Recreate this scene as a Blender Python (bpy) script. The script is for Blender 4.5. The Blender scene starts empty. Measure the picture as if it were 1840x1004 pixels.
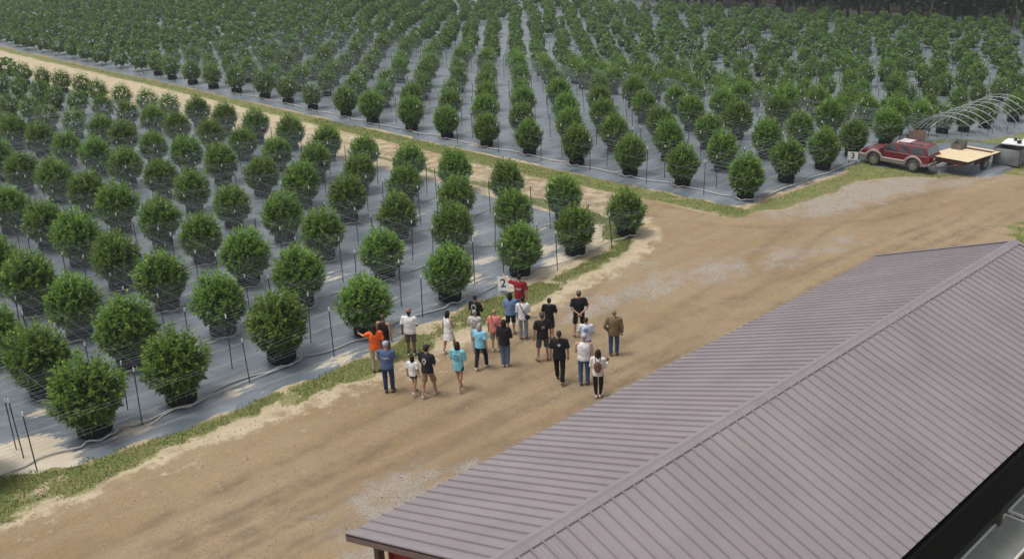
import bpy, bmesh, math, random
import numpy as np
from mathutils import Vector, Matrix, Euler
from mathutils.bvhtree import BVHTree

# ------------------------------------------------------------------ camera, sky, sun, exposure
# world axes: X runs along the dirt road (away from the camera), Y from the shed towards the fields
SC = bpy.context.scene
COL = SC.collection
random.seed(7)
RNG = np.random.default_rng(7)
TH = math.radians(42.3)
PITCH, ROLL, CAMH = math.radians(21.6), math.radians(2.15), 15.0


def rot2(v):
    x, y, z = v
    return Vector((x * math.cos(TH) + y * math.sin(TH), -x * math.sin(TH) + y * math.cos(TH), z))


_f = Vector((0, math.cos(PITCH), -math.sin(PITCH)))
_r0 = Vector((1, 0, 0))
_u0 = _r0.cross(_f)
_r = math.cos(ROLL) * _r0 - math.sin(ROLL) * _u0
_u = math.sin(ROLL) * _r0 + math.cos(ROLL) * _u0
cam_d = bpy.data.cameras.new('camera')
cam_d.sensor_width = 36.0
cam_d.lens = 36.0 * 1760.0 / 1840.0
cam_d.clip_start, cam_d.clip_end = 0.5, 2000.0
cam = bpy.data.objects.new('camera', cam_d)
COL.objects.link(cam)
_R, _U, _B = rot2(_r), rot2(_u), rot2(-_f)
cam.matrix_world = Matrix(((_R.x, _U.x, _B.x, 0), (_R.y, _U.y, _B.y, 0), (_R.z, _U.z, _B.z, CAMH), (0, 0, 0, 1)))
SC.camera = cam

SUN_EL, SUN_AZ = math.radians(70), math.radians(300)    # high sun behind thin cloud
world = bpy.data.worlds.new('World')
SC.world = world
world.use_nodes = True
wn = world.node_tree
wn.nodes.clear()
w_out = wn.nodes.new('ShaderNodeOutputWorld')
w_bg = wn.nodes.new('ShaderNodeBackground')
w_bg.inputs['Strength'].default_value = 0.135
w_sky = wn.nodes.new('ShaderNodeTexSky')
w_sky.sky_type = 'NISHITA'
w_sky.sun_disc = False
w_sky.sun_elevation = SUN_EL
w_sky.sun_rotation = SUN_AZ
w_sky.air_density, w_sky.dust_density, w_sky.ozone_density = 1.0, 4.0, 1.0
w_hs = wn.nodes.new('ShaderNodeHueSaturation')
w_hs.inputs['Saturation'].default_value = 0.26           # cloud cover greys the sky
wn.links.new(w_sky.outputs[0], w_hs.inputs['Color'])
wn.links.new(w_hs.outputs[0], w_bg.inputs['Color'])
wn.links.new(w_bg.outputs[0], w_out.inputs['Surface'])

sun_d = bpy.data.lights.new('sun', 'SUN')
sun_d.energy = 1.5
sun_d.angle = math.radians(16)
sun_d.color = (1.0, 0.95, 0.87)
sun = bpy.data.objects.new('sun', sun_d)
COL.objects.link(sun)
sun_dir = Vector((math.sin(SUN_AZ) * math.cos(SUN_EL), math.cos(SUN_AZ) * math.cos(SUN_EL), math.sin(SUN_EL)))
sun.rotation_euler = sun_dir.to_track_quat('Z', 'Y').to_euler()
sun.location = (0, 0, 60)

SC.view_settings.view_transform = 'Standard'
SC.view_settings.look = 'None'
SC.view_settings.exposure = 0.24
SC.view_settings.gamma = 1.0
SC.view_settings.use_curve_mapping = False
SC.cycles.use_denoising = True
SC.cycles.max_bounces = 6
SC.cycles.diffuse_bounces = 3
SC.cycles.glossy_bounces = 2
SC.cycles.transmission_bounces = 3
SC.cycles.transparent_max_bounces = 6
SC.cycles.caustics_reflective = False
SC.cycles.caustics_refractive = False


# ------------------------------------------------------------------ helpers
def sstep(a, b, x):
    t = np.clip((np.asarray(x, float) - a) / (b - a), 0, 1)
    return t * t * (3 - 2 * t)


_lat = np.random.default_rng(3).random((256, 256))


def vnoise(x, y):
    x = np.asarray(x, float); y = np.asarray(y, float)
    xi = np.floor(x).astype(int); yi = np.floor(y).astype(int)
    fx = x - xi; fy = y - yi
    fx = fx * fx * (3 - 2 * fx); fy = fy * fy * (3 - 2 * fy)
    g = lambda a, b: _lat[a % 256, b % 256]
    return (g(xi, yi) * (1 - fx) + g(xi + 1, yi) * fx) * (1 - fy) + (g(xi, yi + 1) * (1 - fx) + g(xi + 1, yi + 1) * fx) * fy


def fbm(x, y, o=4):
    r = 0; a = 0.5; n = 0
    for i in range(o):
        r = r + a * vnoise(np.asarray(x) * 2 ** i + 17.3 * i, np.asarray(y) * 2 ** i + 5.1 * i); n += a; a *= 0.5
    return r / n


def ground_z(x, y):
    """terrain: level by the road, dipping a little beyond the first rows of the far field"""
    x = np.asarray(x, float); y = np.asarray(y, float)
    c = 54 + np.maximum(0, y - 78) * 0.6
    return -2.7 * sstep(0, 22, x - c) - 0.022 * np.maximum(0, x - c - 22)


def gz(x, y):
    return float(ground_z(x, y))


def link(o, parent=None):
    COL.objects.link(o)
    if parent is not None:
        o.parent = parent
    return o


def tag(o, label=None, cat=None, group=None, kind=None):
    if label: o['label'] = label
    if cat: o['category'] = cat
    if group: o['group'] = group
    if kind: o['kind'] = kind
    return o


def thing(name, label, cat, loc=(0, 0, 0), rz=0.0, group=None):
    o = bpy.data.objects.new(name, None)
    o.empty_display_size = 0.3
    o.location = loc
    o.rotation_euler = (0, 0, rz)
    link(o)
    return tag(o, label, cat, group)


def copy_tree(o, parent=None):
    c = o.copy()
    COL.objects.link(c)
    if parent is not None:
        c.parent = parent
    for ch in list(o.children):
        copy_tree(ch, c)
    return c


class MB:
    """collects simple shapes into one mesh"""
    def __init__(s):
        s.v = []; s.f = []; s.m = []

    def add(s, vs, fs, mi=0):
        n = len(s.v)
        s.v.extend([tuple(p) for p in vs])
        s.f.extend([tuple(i + n for i in f) for f in fs])
        s.m.extend([mi] * len(fs))

    def box(s, c, d, rz=0.0, mi=0, rot=None):
        hx, hy, hz = d[0] / 2, d[1] / 2, d[2] / 2
        M = rot if rot is not None else Matrix.Rotation(rz, 3, 'Z')
        vs = [Vector(c) + M @ Vector((x, y, z)) for z in (-hz, hz) for x, y in ((-hx, -hy), (hx, -hy), (hx, hy), (-hx, hy))]
        s.add(vs, [(3, 2, 1, 0), (4, 5, 6, 7), (0, 1, 5, 4), (1, 2, 6, 5), (2, 3, 7, 6), (3, 0, 4, 7)], mi)

    def tube(s, pts, r, n=6, mi=0, caps=True):
        pts = [Vector(p) for p in pts]
        rs = r if isinstance(r, (list, tuple)) else [r] * len(pts)
        vs = []; fs = []
        up = Vector((0, 0, 1))
        prev = None
        for i, p in enumerate(pts):
            d = (pts[min(i + 1, len(pts) - 1)] - pts[max(i - 1, 0)])
            d = d.normalized() if d.length > 1e-9 else Vector((0, 0, 1))
            if prev is None:
                a = d.cross(up) if abs(d.z) < 0.95 else d.cross(Vector((1, 0, 0)))
            else:
                a = prev - d * prev.dot(d)
                if a.length < 1e-6: a = d.cross(up)
            a.normalize(); b = d.cross(a); prev = a
            for k in range(n):
                t = 2 * math.pi * k / n
                vs.append(p + (a * math.cos(t) + b * math.sin(t)) * rs[i])
        for i in range(len(pts) - 1):
            for k in range(n):
                fs.append((i * n + k, i * n + (k + 1) % n, (i + 1) * n + (k + 1) % n, (i + 1) * n + k))
        if caps:
            fs.append(tuple(range(n - 1, -1, -1)))
            e = (len(pts) - 1) * n
            fs.append(tuple(range(e, e + n)))
        s.add(vs, fs, mi)

    def ball(s, c, r, nu=12, nv=8, mi=0, rot=None):
        r = (r, r, r) if isinstance(r, (int, float)) else r
        M = rot if rot is not None else Matrix.Identity(3)
        vs = [Vector(c) + M @ Vector((0, 0, r[2]))]
        for j in range(1, nv):
            a = math.pi * j / nv
            for k in range(nu):
                b = 2 * math.pi * k / nu
                vs.append(Vector(c) + M @ Vector((r[0] * math.sin(a) * math.cos(b), r[1] * math.sin(a) * math.sin(b), r[2] * math.cos(a))))
        vs.append(Vector(c) + M @ Vector((0, 0, -r[2])))
        fs = [(0, 1 + k, 1 + (k + 1) % nu) for k in range(nu)]
        for j in range(nv - 2):
            for k in range(nu):
                a = 1 + j * nu + k; b = 1 + j * nu + (k + 1) % nu
                fs.append((a, a + nu, b + nu, b))
        e = len(vs) - 1; o = 1 + (nv - 2) * nu
        fs += [(o + k, e, o + (k + 1) % nu) for k in range(nu)]
        s.add(vs, fs, mi)

    def caps(s, p0, p1, r0, r1, n=10, mi=0):
        """tapered capsule"""
        p0 = Vector(p0); p1 = Vector(p1)
        d = (p1 - p0); L = d.length; d = d / L
        pts = []; rs = []
        for a in (90, 60, 30):
            pts.append(p0 - d * r0 * math.sin(math.radians(a))); rs.append(max(r0 * math.cos(math.radians(a)), r0 * 0.06))
        for k in range(5):
            t = k / 4
            pts.append(p0 + d * L * t); rs.append(r0 + (r1 - r0) * t)
        for a in (30, 60, 90):
            pts.append(p1 + d * r1 * math.sin(math.radians(a))); rs.append(max(r1 * math.cos(math.radians(a)), r1 * 0.06))
        s.tube(pts, rs, n, mi)

    def rings(s, rows, n=18, mi=0):
        """stack of ellipses (z, rx, ry, cx, cy), closed at both ends"""
        vs = []; fs = []
        for (z, rx, ry, cx, cy) in rows:
            for k in range(n):
                t = 2 * math.pi * k / n
                vs.append((cx + rx * math.cos(t), cy + ry * math.sin(t), z))
        for i in range(len(rows) - 1):
            for k in range(n):
                fs.append((i * n + k, i * n + (k + 1) % n, (i + 1) * n + (k + 1) % n, (i + 1) * n + k))
        fs.append(tuple(range(n - 1, -1, -1)))
        e = (len(rows) - 1) * n
        fs.append(tuple(range(e, e + n)))
        s.add(vs, fs, mi)

    def mesh(s, name, mats, smooth=False):
        me = bpy.data.meshes.new(name)
        me.from_pydata(s.v, [], s.f)
        for m in (mats if isinstance(mats, (list, tuple)) else [mats]):
            me.materials.append(m)
        me.polygons.foreach_set('material_index', s.m)
        if smooth:
            me.polygons.foreach_set('use_smooth', [True] * len(s.f))
        me.update()
        return me

    def build(s, name, mats, parent=None, smooth=False, loc=None):
        o = bpy.data.objects.new(name, s.mesh(name, mats, smooth))
        if loc is not None: o.location = loc
        return link(o, parent)


def np_mesh(name, V, Q, mats, attrs=None, mi=None, smooth=False):
    """fast mesh from numpy arrays: V (n,3), Q (m,k) with k = 3 or 4"""
    V = np.ascontiguousarray(V, np.float32); Q = np.ascontiguousarray(Q, np.int32)
    k = Q.shape[1]
    me = bpy.data.meshes.new(name)
    me.vertices.add(len(V)); me.vertices.foreach_set('co', V.ravel())
    me.loops.add(Q.size); me.loops.foreach_set('vertex_index', Q.ravel())
    me.polygons.add(len(Q)); me.polygons.foreach_set('loop_start', np.arange(0, Q.size, k, dtype=np.int32))
    for m in mats: me.materials.append(m)
    if mi is not None: me.polygons.foreach_set('material_index', np.asarray(mi, np.int32))
    if smooth: me.polygons.foreach_set('use_smooth', np.ones(len(Q), bool))
    me.update(calc_edges=True)
    for an, (typ, arr) in (attrs or {}).items():
        a = me.attributes.new(an, typ, 'POINT')
        a.data.foreach_set('color' if 'COLOR' in typ else 'value', np.ascontiguousarray(arr, np.float32).ravel())
    return me


# ------------------------------------------------------------------ materials
class NT:
    def __init__(s, name):
        s.m = bpy.data.materials.new(name)
        s.m.use_nodes = True
        s.t = s.m.node_tree
        s.t.nodes.clear()
        s.out = s.n('ShaderNodeOutputMaterial')

    def n(s, typ, **kw):
        nd = s.t.nodes.new(typ)
        for k, v in kw.items(): setattr(nd, k, v)
        return nd

    def l(s, a, b): s.t.links.new(a, b)

    def pos(s, scale=(1, 1, 1), obj=False, rot=0.0):
        mp = s.n('ShaderNodeMapping')
        mp.inputs['Scale'].default_value = scale
        mp.inputs['Rotation'].default_value = (0, 0, rot)
        if obj: s.l(s.n('ShaderNodeTexCoord').outputs['Object'], mp.inputs['Vector'])
        else: s.l(s.n('ShaderNodeNewGeometry').outputs['Position'], mp.inputs['Vector'])
        return mp.outputs[0]

    def noise(s, vec, scale, detail=4.0, rough=0.6):
        nd = s.n('ShaderNodeTexNoise')
        nd.inputs['Scale'].default_value = scale
        nd.inputs['Detail'].default_value = detail
        nd.inputs['Roughness'].default_value = rough
        s.l(vec, nd.inputs['Vector'])
        return nd.outputs['Fac']

    def ramp(s, fac, a, b, lo=(0, 0, 0, 1), hi=(1, 1, 1, 1)):
        nd = s.n('ShaderNodeValToRGB')
        nd.color_ramp.elements[0].position = a; nd.color_ramp.elements[0].color = lo
        nd.color_ramp.elements[1].position = b; nd.color_ramp.elements[1].color = hi
        s.l(fac, nd.inputs['Fac'])
        return nd.outputs['Color']

    def mix(s, fac, a, b, mode='MIX'):
        nd = s.n('ShaderNodeMix', data_type='RGBA', blend_type=mode)
        for sock, v in ((nd.inputs[0], fac), (nd.inputs[6], a), (nd.inputs[7], b)):
            if hasattr(v, 'is_linked'): s.l(v, sock)
            elif isinstance(v, (int, float)): sock.default_value = v
            else: sock.default_value = (v[0], v[1], v[2], 1)
        return nd.outputs[2]

    def math(s, op, a, b=0.0):
        nd = s.n('ShaderNodeMath', operation=op)
        for sock, v in ((nd.inputs[0], a), (nd.inputs[1], b)):
            if hasattr(v, 'is_linked'): s.l(v, sock)
            else: sock.default_value = v
        return nd.outputs[0]

    def bsdf(s, col, rough=0.7, metal=0.0, spec=0.5, bump=None, bstr=0.3, bdist=0.02):
        b = s.n('ShaderNodeBsdfPrincipled')
        if hasattr(col, 'is_linked'): s.l(col, b.inputs['Base Color'])
        else: b.inputs['Base Color'].default_value = (col[0], col[1], col[2], 1)
        if hasattr(rough, 'is_linked'): s.l(rough, b.inputs['Roughness'])
        else: b.inputs['Roughness'].default_value = rough
        b.inputs['Metallic'].default_value = metal
        b.inputs['Specular IOR Level'].default_value = spec
        if bump is not None:
            bn = s.n('ShaderNodeBump')
            bn.inputs['Strength'].default_value = bstr
            bn.inputs['Distance'].default_value = bdist
            s.l(bump, bn.inputs['Height'])
            s.l(bn.outputs[0], b.inputs['Normal'])
        s.l(b.outputs[0], s.out.inputs['Surface'])
        return b


def plain(name, col, rough=0.6, metal=0.0, spec=0.5, var=0.25, scale=14.0, obj=True):
    """one colour with procedural grain and wear"""
    t = NT(name)
    v = t.pos(obj=obj)
    n = t.noise(v, scale)
    c = t.mix(t.ramp(n, 0.3, 0.75), [x * (1 - var) for x in col], [min(1, x * (1 + var * 0.5)) for x in col])
    t.bsdf(c, rough, metal, spec, bump=n, bstr=0.12, bdist=0.01)
    return t.m


def m_ground():
    t = NT('dirt_ground')
    p = t.pos()
    att = t.n('ShaderNodeAttribute', attribute_name='mask')
    sep = t.n('ShaderNodeSeparateColor'); t.l(att.outputs['Color'], sep.inputs[0])
    big = t.noise(p, 0.16, 5, 0.6)
    mid = t.noise(p, 1.3, 6, 0.65)
    fine = t.noise(p, 14.0, 5, 0.7)
    pebb = t.n('ShaderNodeTexVoronoi'); pebb.inputs['Scale'].default_value = 11.0; t.l(p, pebb.inputs['Vector'])
    ps = t.pos((0.05, 0.95, 1.0), rot=math.radians(-7))
    track = t.noise(ps, 1.0, 5, 0.62)
    ps2 = t.pos((0.3, 2.6, 1.0), rot=math.radians(-9))
    track2 = t.noise(ps2, 1.0, 5, 0.7)
    dirt = t.mix(t.ramp(big, 0.35, 0.68), (0.258, 0.184, 0.102), (0.335, 0.256, 0.155))
    dirt = t.mix(t.math('MULTIPLY', t.ramp(track, 0.42, 0.62), 0.45), dirt, (0.35, 0.27, 0.18))
    dirt = t.mix(t.math('MULTIPLY', t.ramp(track2, 0.50, 0.75), 0.34), dirt, (0.20, 0.148, 0.095))
    blot = t.noise(t.pos((0.35, 0.8, 1.0)), 0.9, 5, 0.6)
    dirt = t.mix(t.math('MULTIPLY', t.ramp(blot, 0.5, 0.72), 0.5), dirt, (0.300, 0.205, 0.122))
    dirt = t.mix(t.math('MULTIPLY', t.ramp(mid, 0.48, 0.72), 0.38), dirt, (0.195, 0.14, 0.092))
    dirt = t.mix(t.math('MULTIPLY', t.ramp(fine, 0.52, 0.66), 0.50), dirt, (0.135, 0.098, 0.062))
    rut = t.math('MULTIPLY', att.outputs['Alpha'], t.ramp(mid, 0.30, 0.62))
    dirt = t.mix(t.math('MULTIPLY', rut, 0.9), dirt, (0.165, 0.122, 0.082))
    sand = t.mix(t.ramp(mid, 0.35, 0.65), (0.40, 0.325, 0.215), (0.51, 0.43, 0.305))
    sand = t.mix(t.math('MULTIPLY', t.ramp(fine, 0.55, 0.75), 0.4), sand, (0.42, 0.33, 0.22))
    gnoise = t.noise(p, 22.0, 4, 0.8)
    grav = t.mix(t.ramp(gnoise, 0.35, 0.65), (0.20, 0.172, 0.140), (0.44, 0.40, 0.35))
    soil = t.mix(t.ramp(mid, 0.35, 0.65), (0.120, 0.165, 0.042), (0.230, 0.215, 0.095))
    soil = t.mix(t.math('MULTIPLY', t.ramp(fine, 0.5, 0.7), 0.4), soil, (0.29, 0.235, 0.135))
    wob = t.math('ADD', t.math('MULTIPLY', t.math('SUBTRACT', mid, 0.5), 2.0), t.math('MULTIPLY', t.math('SUBTRACT', fine, 0.5), 1.1))

    def mask(ch, a=0.42, b=0.58):
        return t.ramp(t.math('ADD', sep.outputs[ch], wob), a, b)
    c = t.mix(mask(1, 0.35, 0.65), dirt, sand)
    c = t.mix(t.math('MULTIPLY', mask(2, 0.3, 0.8), 0.85), c, grav)
    c = t.mix(mask(0), c, soil)
    h = t.math('ADD', t.math('MULTIPLY', fine, 0.5), t.math('ADD', t.math('MULTIPLY', mid, 0.8), t.math('MULTIPLY', track2, 0.8)))
    t.bsdf(c, 0.93, spec=0.15, bump=h, bstr=0.75, bdist=0.07)
    return t.m


def m_cloth():
    t = NT('woven_ground_cloth')
    p = t.pos()
    att = t.n('ShaderNodeAttribute', attribute_name='dirt')
    n1 = t.noise(p, 0.5, 5, 0.65)
    n2 = t.noise(t.pos((0.5, 2.2, 1)), 1.6, 5, 0.7)
    fine = t.noise(p, 16.0, 4, 0.7)
    c = t.mix(t.ramp(n1, 0.3, 0.7), (0.064, 0.084, 0.110), (0.200, 0.232, 0.265))  # silvery sheen put into the colour in random patches
    c = t.mix(t.math('MULTIPLY', t.ramp(n2, 0.52, 0.75), 0.45), c, (0.235, 0.235, 0.235))
    seam = t.n('ShaderNodeTexWave', wave_type='BANDS', bands_direction='Y'); seam.inputs['Scale'].default_value = 0.26
    seam.inputs['Distortion'].default_value = 1.2
    t.l(p, seam.inputs['Vector'])
    c = t.mix(t.math('MULTIPLY', t.ramp(seam.outputs['Fac'], 0.94, 1.0), 0.4), c, (0.33, 0.32, 0.29))
    wob = t.math('ADD', t.math('MULTIPLY', t.math('SUBTRACT', n2, 0.5), 1.4), t.math('MULTIPLY', t.math('SUBTRACT', fine, 0.5), 0.8))
    dm = t.ramp(t.math('ADD', att.outputs['Fac'], wob), 0.45, 0.6)
    sand = t.mix(t.ramp(n1, 0.35, 0.65), (0.44, 0.36, 0.25), (0.60, 0.54, 0.43))
    c = t.mix(dm, c, sand)
    r = t.math('ADD', t.math('MULTIPLY', dm, 0.5), t.math('ADD', 0.28, t.math('MULTIPLY', n2, 0.16)))
    hh = t.math('ADD', n2, t.math('MULTIPLY', n1, 0.6))
    b = t.bsdf(c, r, spec=0.9, bump=hh, bstr=0.45, bdist=0.06)
    b.inputs['IOR'].default_value = 1.85
    return t.m


def m_leaf(name, a, b, young):
    t = NT(name)
    tone = t.n('ShaderNodeAttribute', attribute_name='tone')
    rnd = t.n('ShaderNodeObjectInfo')
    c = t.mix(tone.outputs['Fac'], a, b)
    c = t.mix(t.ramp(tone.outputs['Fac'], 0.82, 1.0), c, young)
    hs = t.n('ShaderNodeHueSaturation')
    t.l(c, hs.inputs['Color'])
    t.l(t.math('ADD', t.math('MULTIPLY', rnd.outputs['Random'], 0.35), 0.82), hs.inputs['Value'])
    t.l(t.math('ADD', t.math('MULTIPLY', rnd.outputs['Random'], 0.012), 0.497), hs.inputs['Hue'])
    d = t.n('ShaderNodeBsdfPrincipled')
    d.inputs['Roughness'].default_value = 0.55
    d.inputs['Specular IOR Level'].default_value = 0.12
    t.l(hs.outputs[0], d.inputs['Base Color'])
    tr = t.n('ShaderNodeBsdfTranslucent'); t.l(hs.outputs[0], tr.inputs['Color'])
    mx = t.n('ShaderNodeMixShader'); mx.inputs[0].default_value = 0.36
    t.l(d.outputs[0], mx.inputs[1]); t.l(tr.outputs[0], mx.inputs[2])
    t.l(mx.outputs[0], t.out.inputs['Surface'])
    return t.m


def m_roof():
    t = NT('painted_roof_metal')
    p = t.pos()
    n = t.noise(p, 0.6, 5, 0.6); f = t.noise(p, 9.0, 4, 0.6)
    st = t.noise(t.pos((4.0, 0.25, 0.25)), 1.0, 4, 0.6)
    rnd = t.n('ShaderNodeObjectInfo').outputs['Random']
    c = t.mix(t.ramp(n, 0.3, 0.7), (0.222, 0.194, 0.206), (0.267, 0.236, 0.247))
    c = t.mix(t.math('MULTIPLY', t.ramp(st, 0.55, 0.8), 0.25), c, (0.30, 0.27, 0.245))
    c = t.mix(t.math('MULTIPLY', rnd, 0.16), c, (0.20, 0.165, 0.185))
    ed = t.noise(t.pos((0.9, 0.9, 0.9)), 1.0, 6, 0.75)
    c = t.mix(t.math('MULTIPLY', t.ramp(ed, 0.56, 0.72), 0.28), c, (0.30, 0.262, 0.235))
    t.bsdf(c, t.math('ADD', t.math('MULTIPLY', f, 0.12), t.math('ADD', 0.34, t.math('MULTIPLY', n, 0.14))), spec=0.45, bump=n, bstr=0.10, bdist=0.05)
    return t.m


def m_bark(name, a, b):
    t = NT(name)
    n = t.noise(t.pos((6, 6, 1.0), obj=True), 2.0, 5, 0.7)
    t.bsdf(t.mix(t.ramp(n, 0.35, 0.65), a, b), 0.9, spec=0.2, bump=n, bstr=0.6, bdist=0.05)
    return t.m


def m_wood(name, a, b):
    t = NT(name)
    n = t.noise(t.pos((1.2, 14, 14), obj=True), 1.6, 5, 0.65)
    g = t.noise(t.pos(obj=True), 1.2, 3)
    c = t.mix(t.ramp(n, 0.35, 0.7), a, b)
    c = t.mix(t.math('MULTIPLY', t.ramp(g, 0.5, 0.75), 0.3), c, [x * 0.75 for x in b])
    t.bsdf(c, 0.75, spec=0.3, bump=n, bstr=0.15, bdist=0.01)
    return t.m


def m_glass(name, col, rough=0.08):
    t = NT(name)
    n = t.noise(t.pos(obj=True), 3.0)
    t.bsdf(t.mix(n, col, [x * 1.6 for x in col]), rough, spec=0.7)
    return t.m


M_GROUND, M_CLOTH = m_ground(), m_cloth()
M_LEAF = m_leaf('bush_leaf', (0.068, 0.122, 0.025), (0.225, 0.365, 0.066), (0.40, 0.54, 0.125))
M_FARLEAF = m_leaf('far_bush_leaf', (0.100, 0.180, 0.048), (0.255, 0.415, 0.105), (0.36, 0.52, 0.15))  # paler copy of the bush leaf, distance haze put into its colour
M_WOODLEAF = m_leaf('woodland_leaf', (0.018, 0.036, 0.014), (0.040, 0.066, 0.022), (0.060, 0.085, 0.03))
M_SHRUBLEAF = m_leaf('scrub_leaf', (0.055, 0.075, 0.022), (0.115, 0.125, 0.04), (0.17, 0.155, 0.06))
M_GRASS = m_leaf('grass_blade', (0.115, 0.160, 0.036), (0.215, 0.245, 0.070), (0.36, 0.33, 0.16))
M_BARK = m_bark('dark_bark', (0.035, 0.027, 0.020), (0.095, 0.075, 0.058))
M_STEM = m_bark('green_stem', (0.06, 0.075, 0.025), (0.13, 0.12, 0.05))
M_POT = plain('black_pot_fabric', (0.022, 0.023, 0.027), 0.85, spec=0.2, var=0.5)
M_SOIL = plain('potting_soil', (0.045, 0.030, 0.020), 0.95, spec=0.1, var=0.5)
M_STAKE = plain('dark_stake_steel', (0.040, 0.045, 0.050), 0.55, metal=0.3)
M_TIP = plain('white_stake_tip', (0.78, 0.78, 0.75), 0.5, var=0.1)
M_NET = plain('pale_net_string', (0.26, 0.30, 0.33), 0.6, var=0.1)
M_HOSE = plain('pale_hose_plastic', (0.46, 0.45, 0.43), 0.45, var=0.25, scale=5.0)
M_ROOF = m_roof()
M_TRIM = plain('mauve_roof_trim', (0.256, 0.227, 0.238), 0.45, var=0.12, scale=2.0)
M_FASCIA = plain('brown_fascia_paint', (0.135, 0.095, 0.092), 0.5, var=0.2, scale=3.0)
M_BLACK = plain('black_eave_trim', (0.006, 0.006, 0.009), 0.75, spec=0.08, var=0.4, scale=2.0)
M_REDWALL = plain('barn_red_paint', (0.25, 0.018, 0.022), 0.6, var=0.3, scale=3.0)
M_DARKWALL = plain('dark_inside_wall', (0.02, 0.018, 0.018), 0.8)
M_CONC = plain('concrete', (0.27, 0.28, 0.25), 0.85, spec=0.25, var=0.25, scale=2.0)
M_WHITE = plain('white_paint', (0.76, 0.77, 0.76), 0.45, var=0.12, scale=6.0)
M_POSTWOOD = m_wood('weathered_post_wood', (0.062, 0.048, 0.036), (0.125, 0.10, 0.078))
M_PLY = m_wood('plywood', (0.60, 0.47, 0.29), (0.74, 0.62, 0.42))
M_GALV = plain('galvanised_pipe', (0.36, 0.385, 0.39), 0.5, metal=0.5, var=0.2)
M_SHADE = plain('grey_shade_cloth', (0.20, 0.205, 0.215), 0.8, var=0.35, scale=4.0)
M_CARRED = plain('worn_red_car_paint', (0.150, 0.010, 0.020), 0.25, spec=0.6, var=0.25, scale=2.0)
M_CARPALE = plain('pale_car_paint', (0.66, 0.55, 0.55), 0.4, var=0.25, scale=2.5)
M_CARGREY = plain('grey_beige_cladding', (0.20, 0.175, 0.165), 0.6, var=0.25, scale=3.0)
M_CARTRIM = plain('pale_pink_trim', (0.62, 0.50, 0.46), 0.5, var=0.15)
M_TYRE = plain('dusty_tyre_rubber', (0.085, 0.078, 0.070), 0.9, spec=0.2, var=0.4)
M_RIM = plain('dusty_alloy', (0.30, 0.29, 0.26), 0.5, metal=0.4, var=0.3)
M_GLASS = m_glass('dark_car_glass', (0.022, 0.028, 0.032))
M_PALEGLASS = m_glass('pale_rear_glass', (0.16, 0.18, 0.19))  # pale sky reflection put into the rear glass colour
M_LAMP = m_glass('clear_lamp_glass', (0.55, 0.55, 0.50))
M_REDLAMP = m_glass('red_lamp_glass', (0.30, 0.01, 0.01))
M_RUST = plain('dark_rust_paint', (0.075, 0.024, 0.020), 0.7, var=0.4)
M_BROWN = plain('brown_card', (0.30, 0.195, 0.145), 0.8, var=0.2, scale=4.0)
M_INK = plain('black_ink', (0.014, 0.014, 0.020), 0.6)
M_STONE = plain('road_stone', (0.30, 0.255, 0.20), 0.9, spec=0.2, var=0.75, scale=9, obj=False)


# ------------------------------------------------------------------ ground
def axis_steps(lo, hi, d_lo, d_hi, fine, coarse):
    a = list(np.arange(d_lo, d_hi + 1e-6, fine))
    st = fine; x = d_hi
    while x < hi:
        st = min(st * 1.12, coarse); x += st; a.append(x)
    st = fine; x = d_lo
    while x > lo:
        st = min(st * 1.15, coarse); x -= st; a.insert(0, x)
    return np.array(a)


def grid_mesh(name, xs, ys, zfun, mats, attrs):
    X, Y = np.meshgrid(xs, ys, indexing='ij')
    V = np.stack([X, Y, zfun(X, Y)], -1).reshape(-1, 3)
    n, m = len(xs), len(ys)
    I = (np.arange(n - 1)[:, None] * m + np.arange(m - 1)[None, :]).ravel()
    Q = np.stack([I, I + m, I + m + 1, I + 1], 1)
    at = {k: (ty, fn(X, Y)) for k, (ty, fn) in attrs.items()}
    return np_mesh(name, V, Q, mats, at, smooth=True)


def edge_near_in(x):      # where the near cloth / sand ends and the verge begins
    return np.interp(x, [-40, 5, 7, 11.6, 17, 22.7, 27.4, 30.5, 33.5], [27.9, 28.0, 26.8, 26.35, 26.5, 27.2, 27.15, 28.0, 29.9])


def edge_verge_in(x):     # inner edge of the grass verge
    return np.interp(x, [-40, 5, 7, 11.6, 17, 22.7, 27.4, 30.5, 33.5], [27.9, 28.0, 26.8, 26.35, 26.5, 27.2, 27.0, 27.3, 28.4])


def edge_near_out(x):     # outer edge of the verge by the dirt road
    return np.interp(x, [-40, 4.5, 8, 16.3, 19.4, 25.5, 30.5, 33.4, 34.6, 36], [25.2, 25.4, 25.55, 25.25, 24.95, 25.45, 26.0, 27.2, 28.6, 33])


def lane_grass(y):      # where the lane's sand meets the far field's verge
    return np.interp(y, [24, 28, 33, 41, 52, 71, 88, 103, 119, 200, 330], [38.4, 38.1, 37.6, 37.0, 36.85, 36.35, 35.95, 35.4, 35.0, 33.8, 32])


def lane_cloth(y):      # where the far field's cloth begins
    return np.interp(y, [24, 28, 35, 43, 54, 73, 91, 105, 121, 200, 330], [39.75, 39.6, 39.15, 38.6, 38.25, 37.6, 37.1, 36.5, 36.0, 34.9, 33])


PATHS = [[(-40, 21.5), (8, 20.6), (20, 20.4), (32, 19.2), (46, 17.6), (62, 16.2), (90, 14)], [(-40, 18.6), (10, 18.2), (24, 17.8), (40, 17.4), (56, 16.9), (90, 16)],
         [(4, 21.6), (18, 22.0), (27, 23.6), (32.5, 27.0), (35.4, 33), (35.6, 42), (35.3, 60), (34.8, 90), (34, 125)], [(62, 17.2), (50, 19.3), (42, 21.6), (37.6, 25.5), (36.1, 32), (35.8, 44), (35.3, 70)],
         [(6, 19.6), (20, 19.2), (30, 20.6), (40, 22.6), (47, 22.4), (54, 18.6), (64, 16.6)]]


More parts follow.
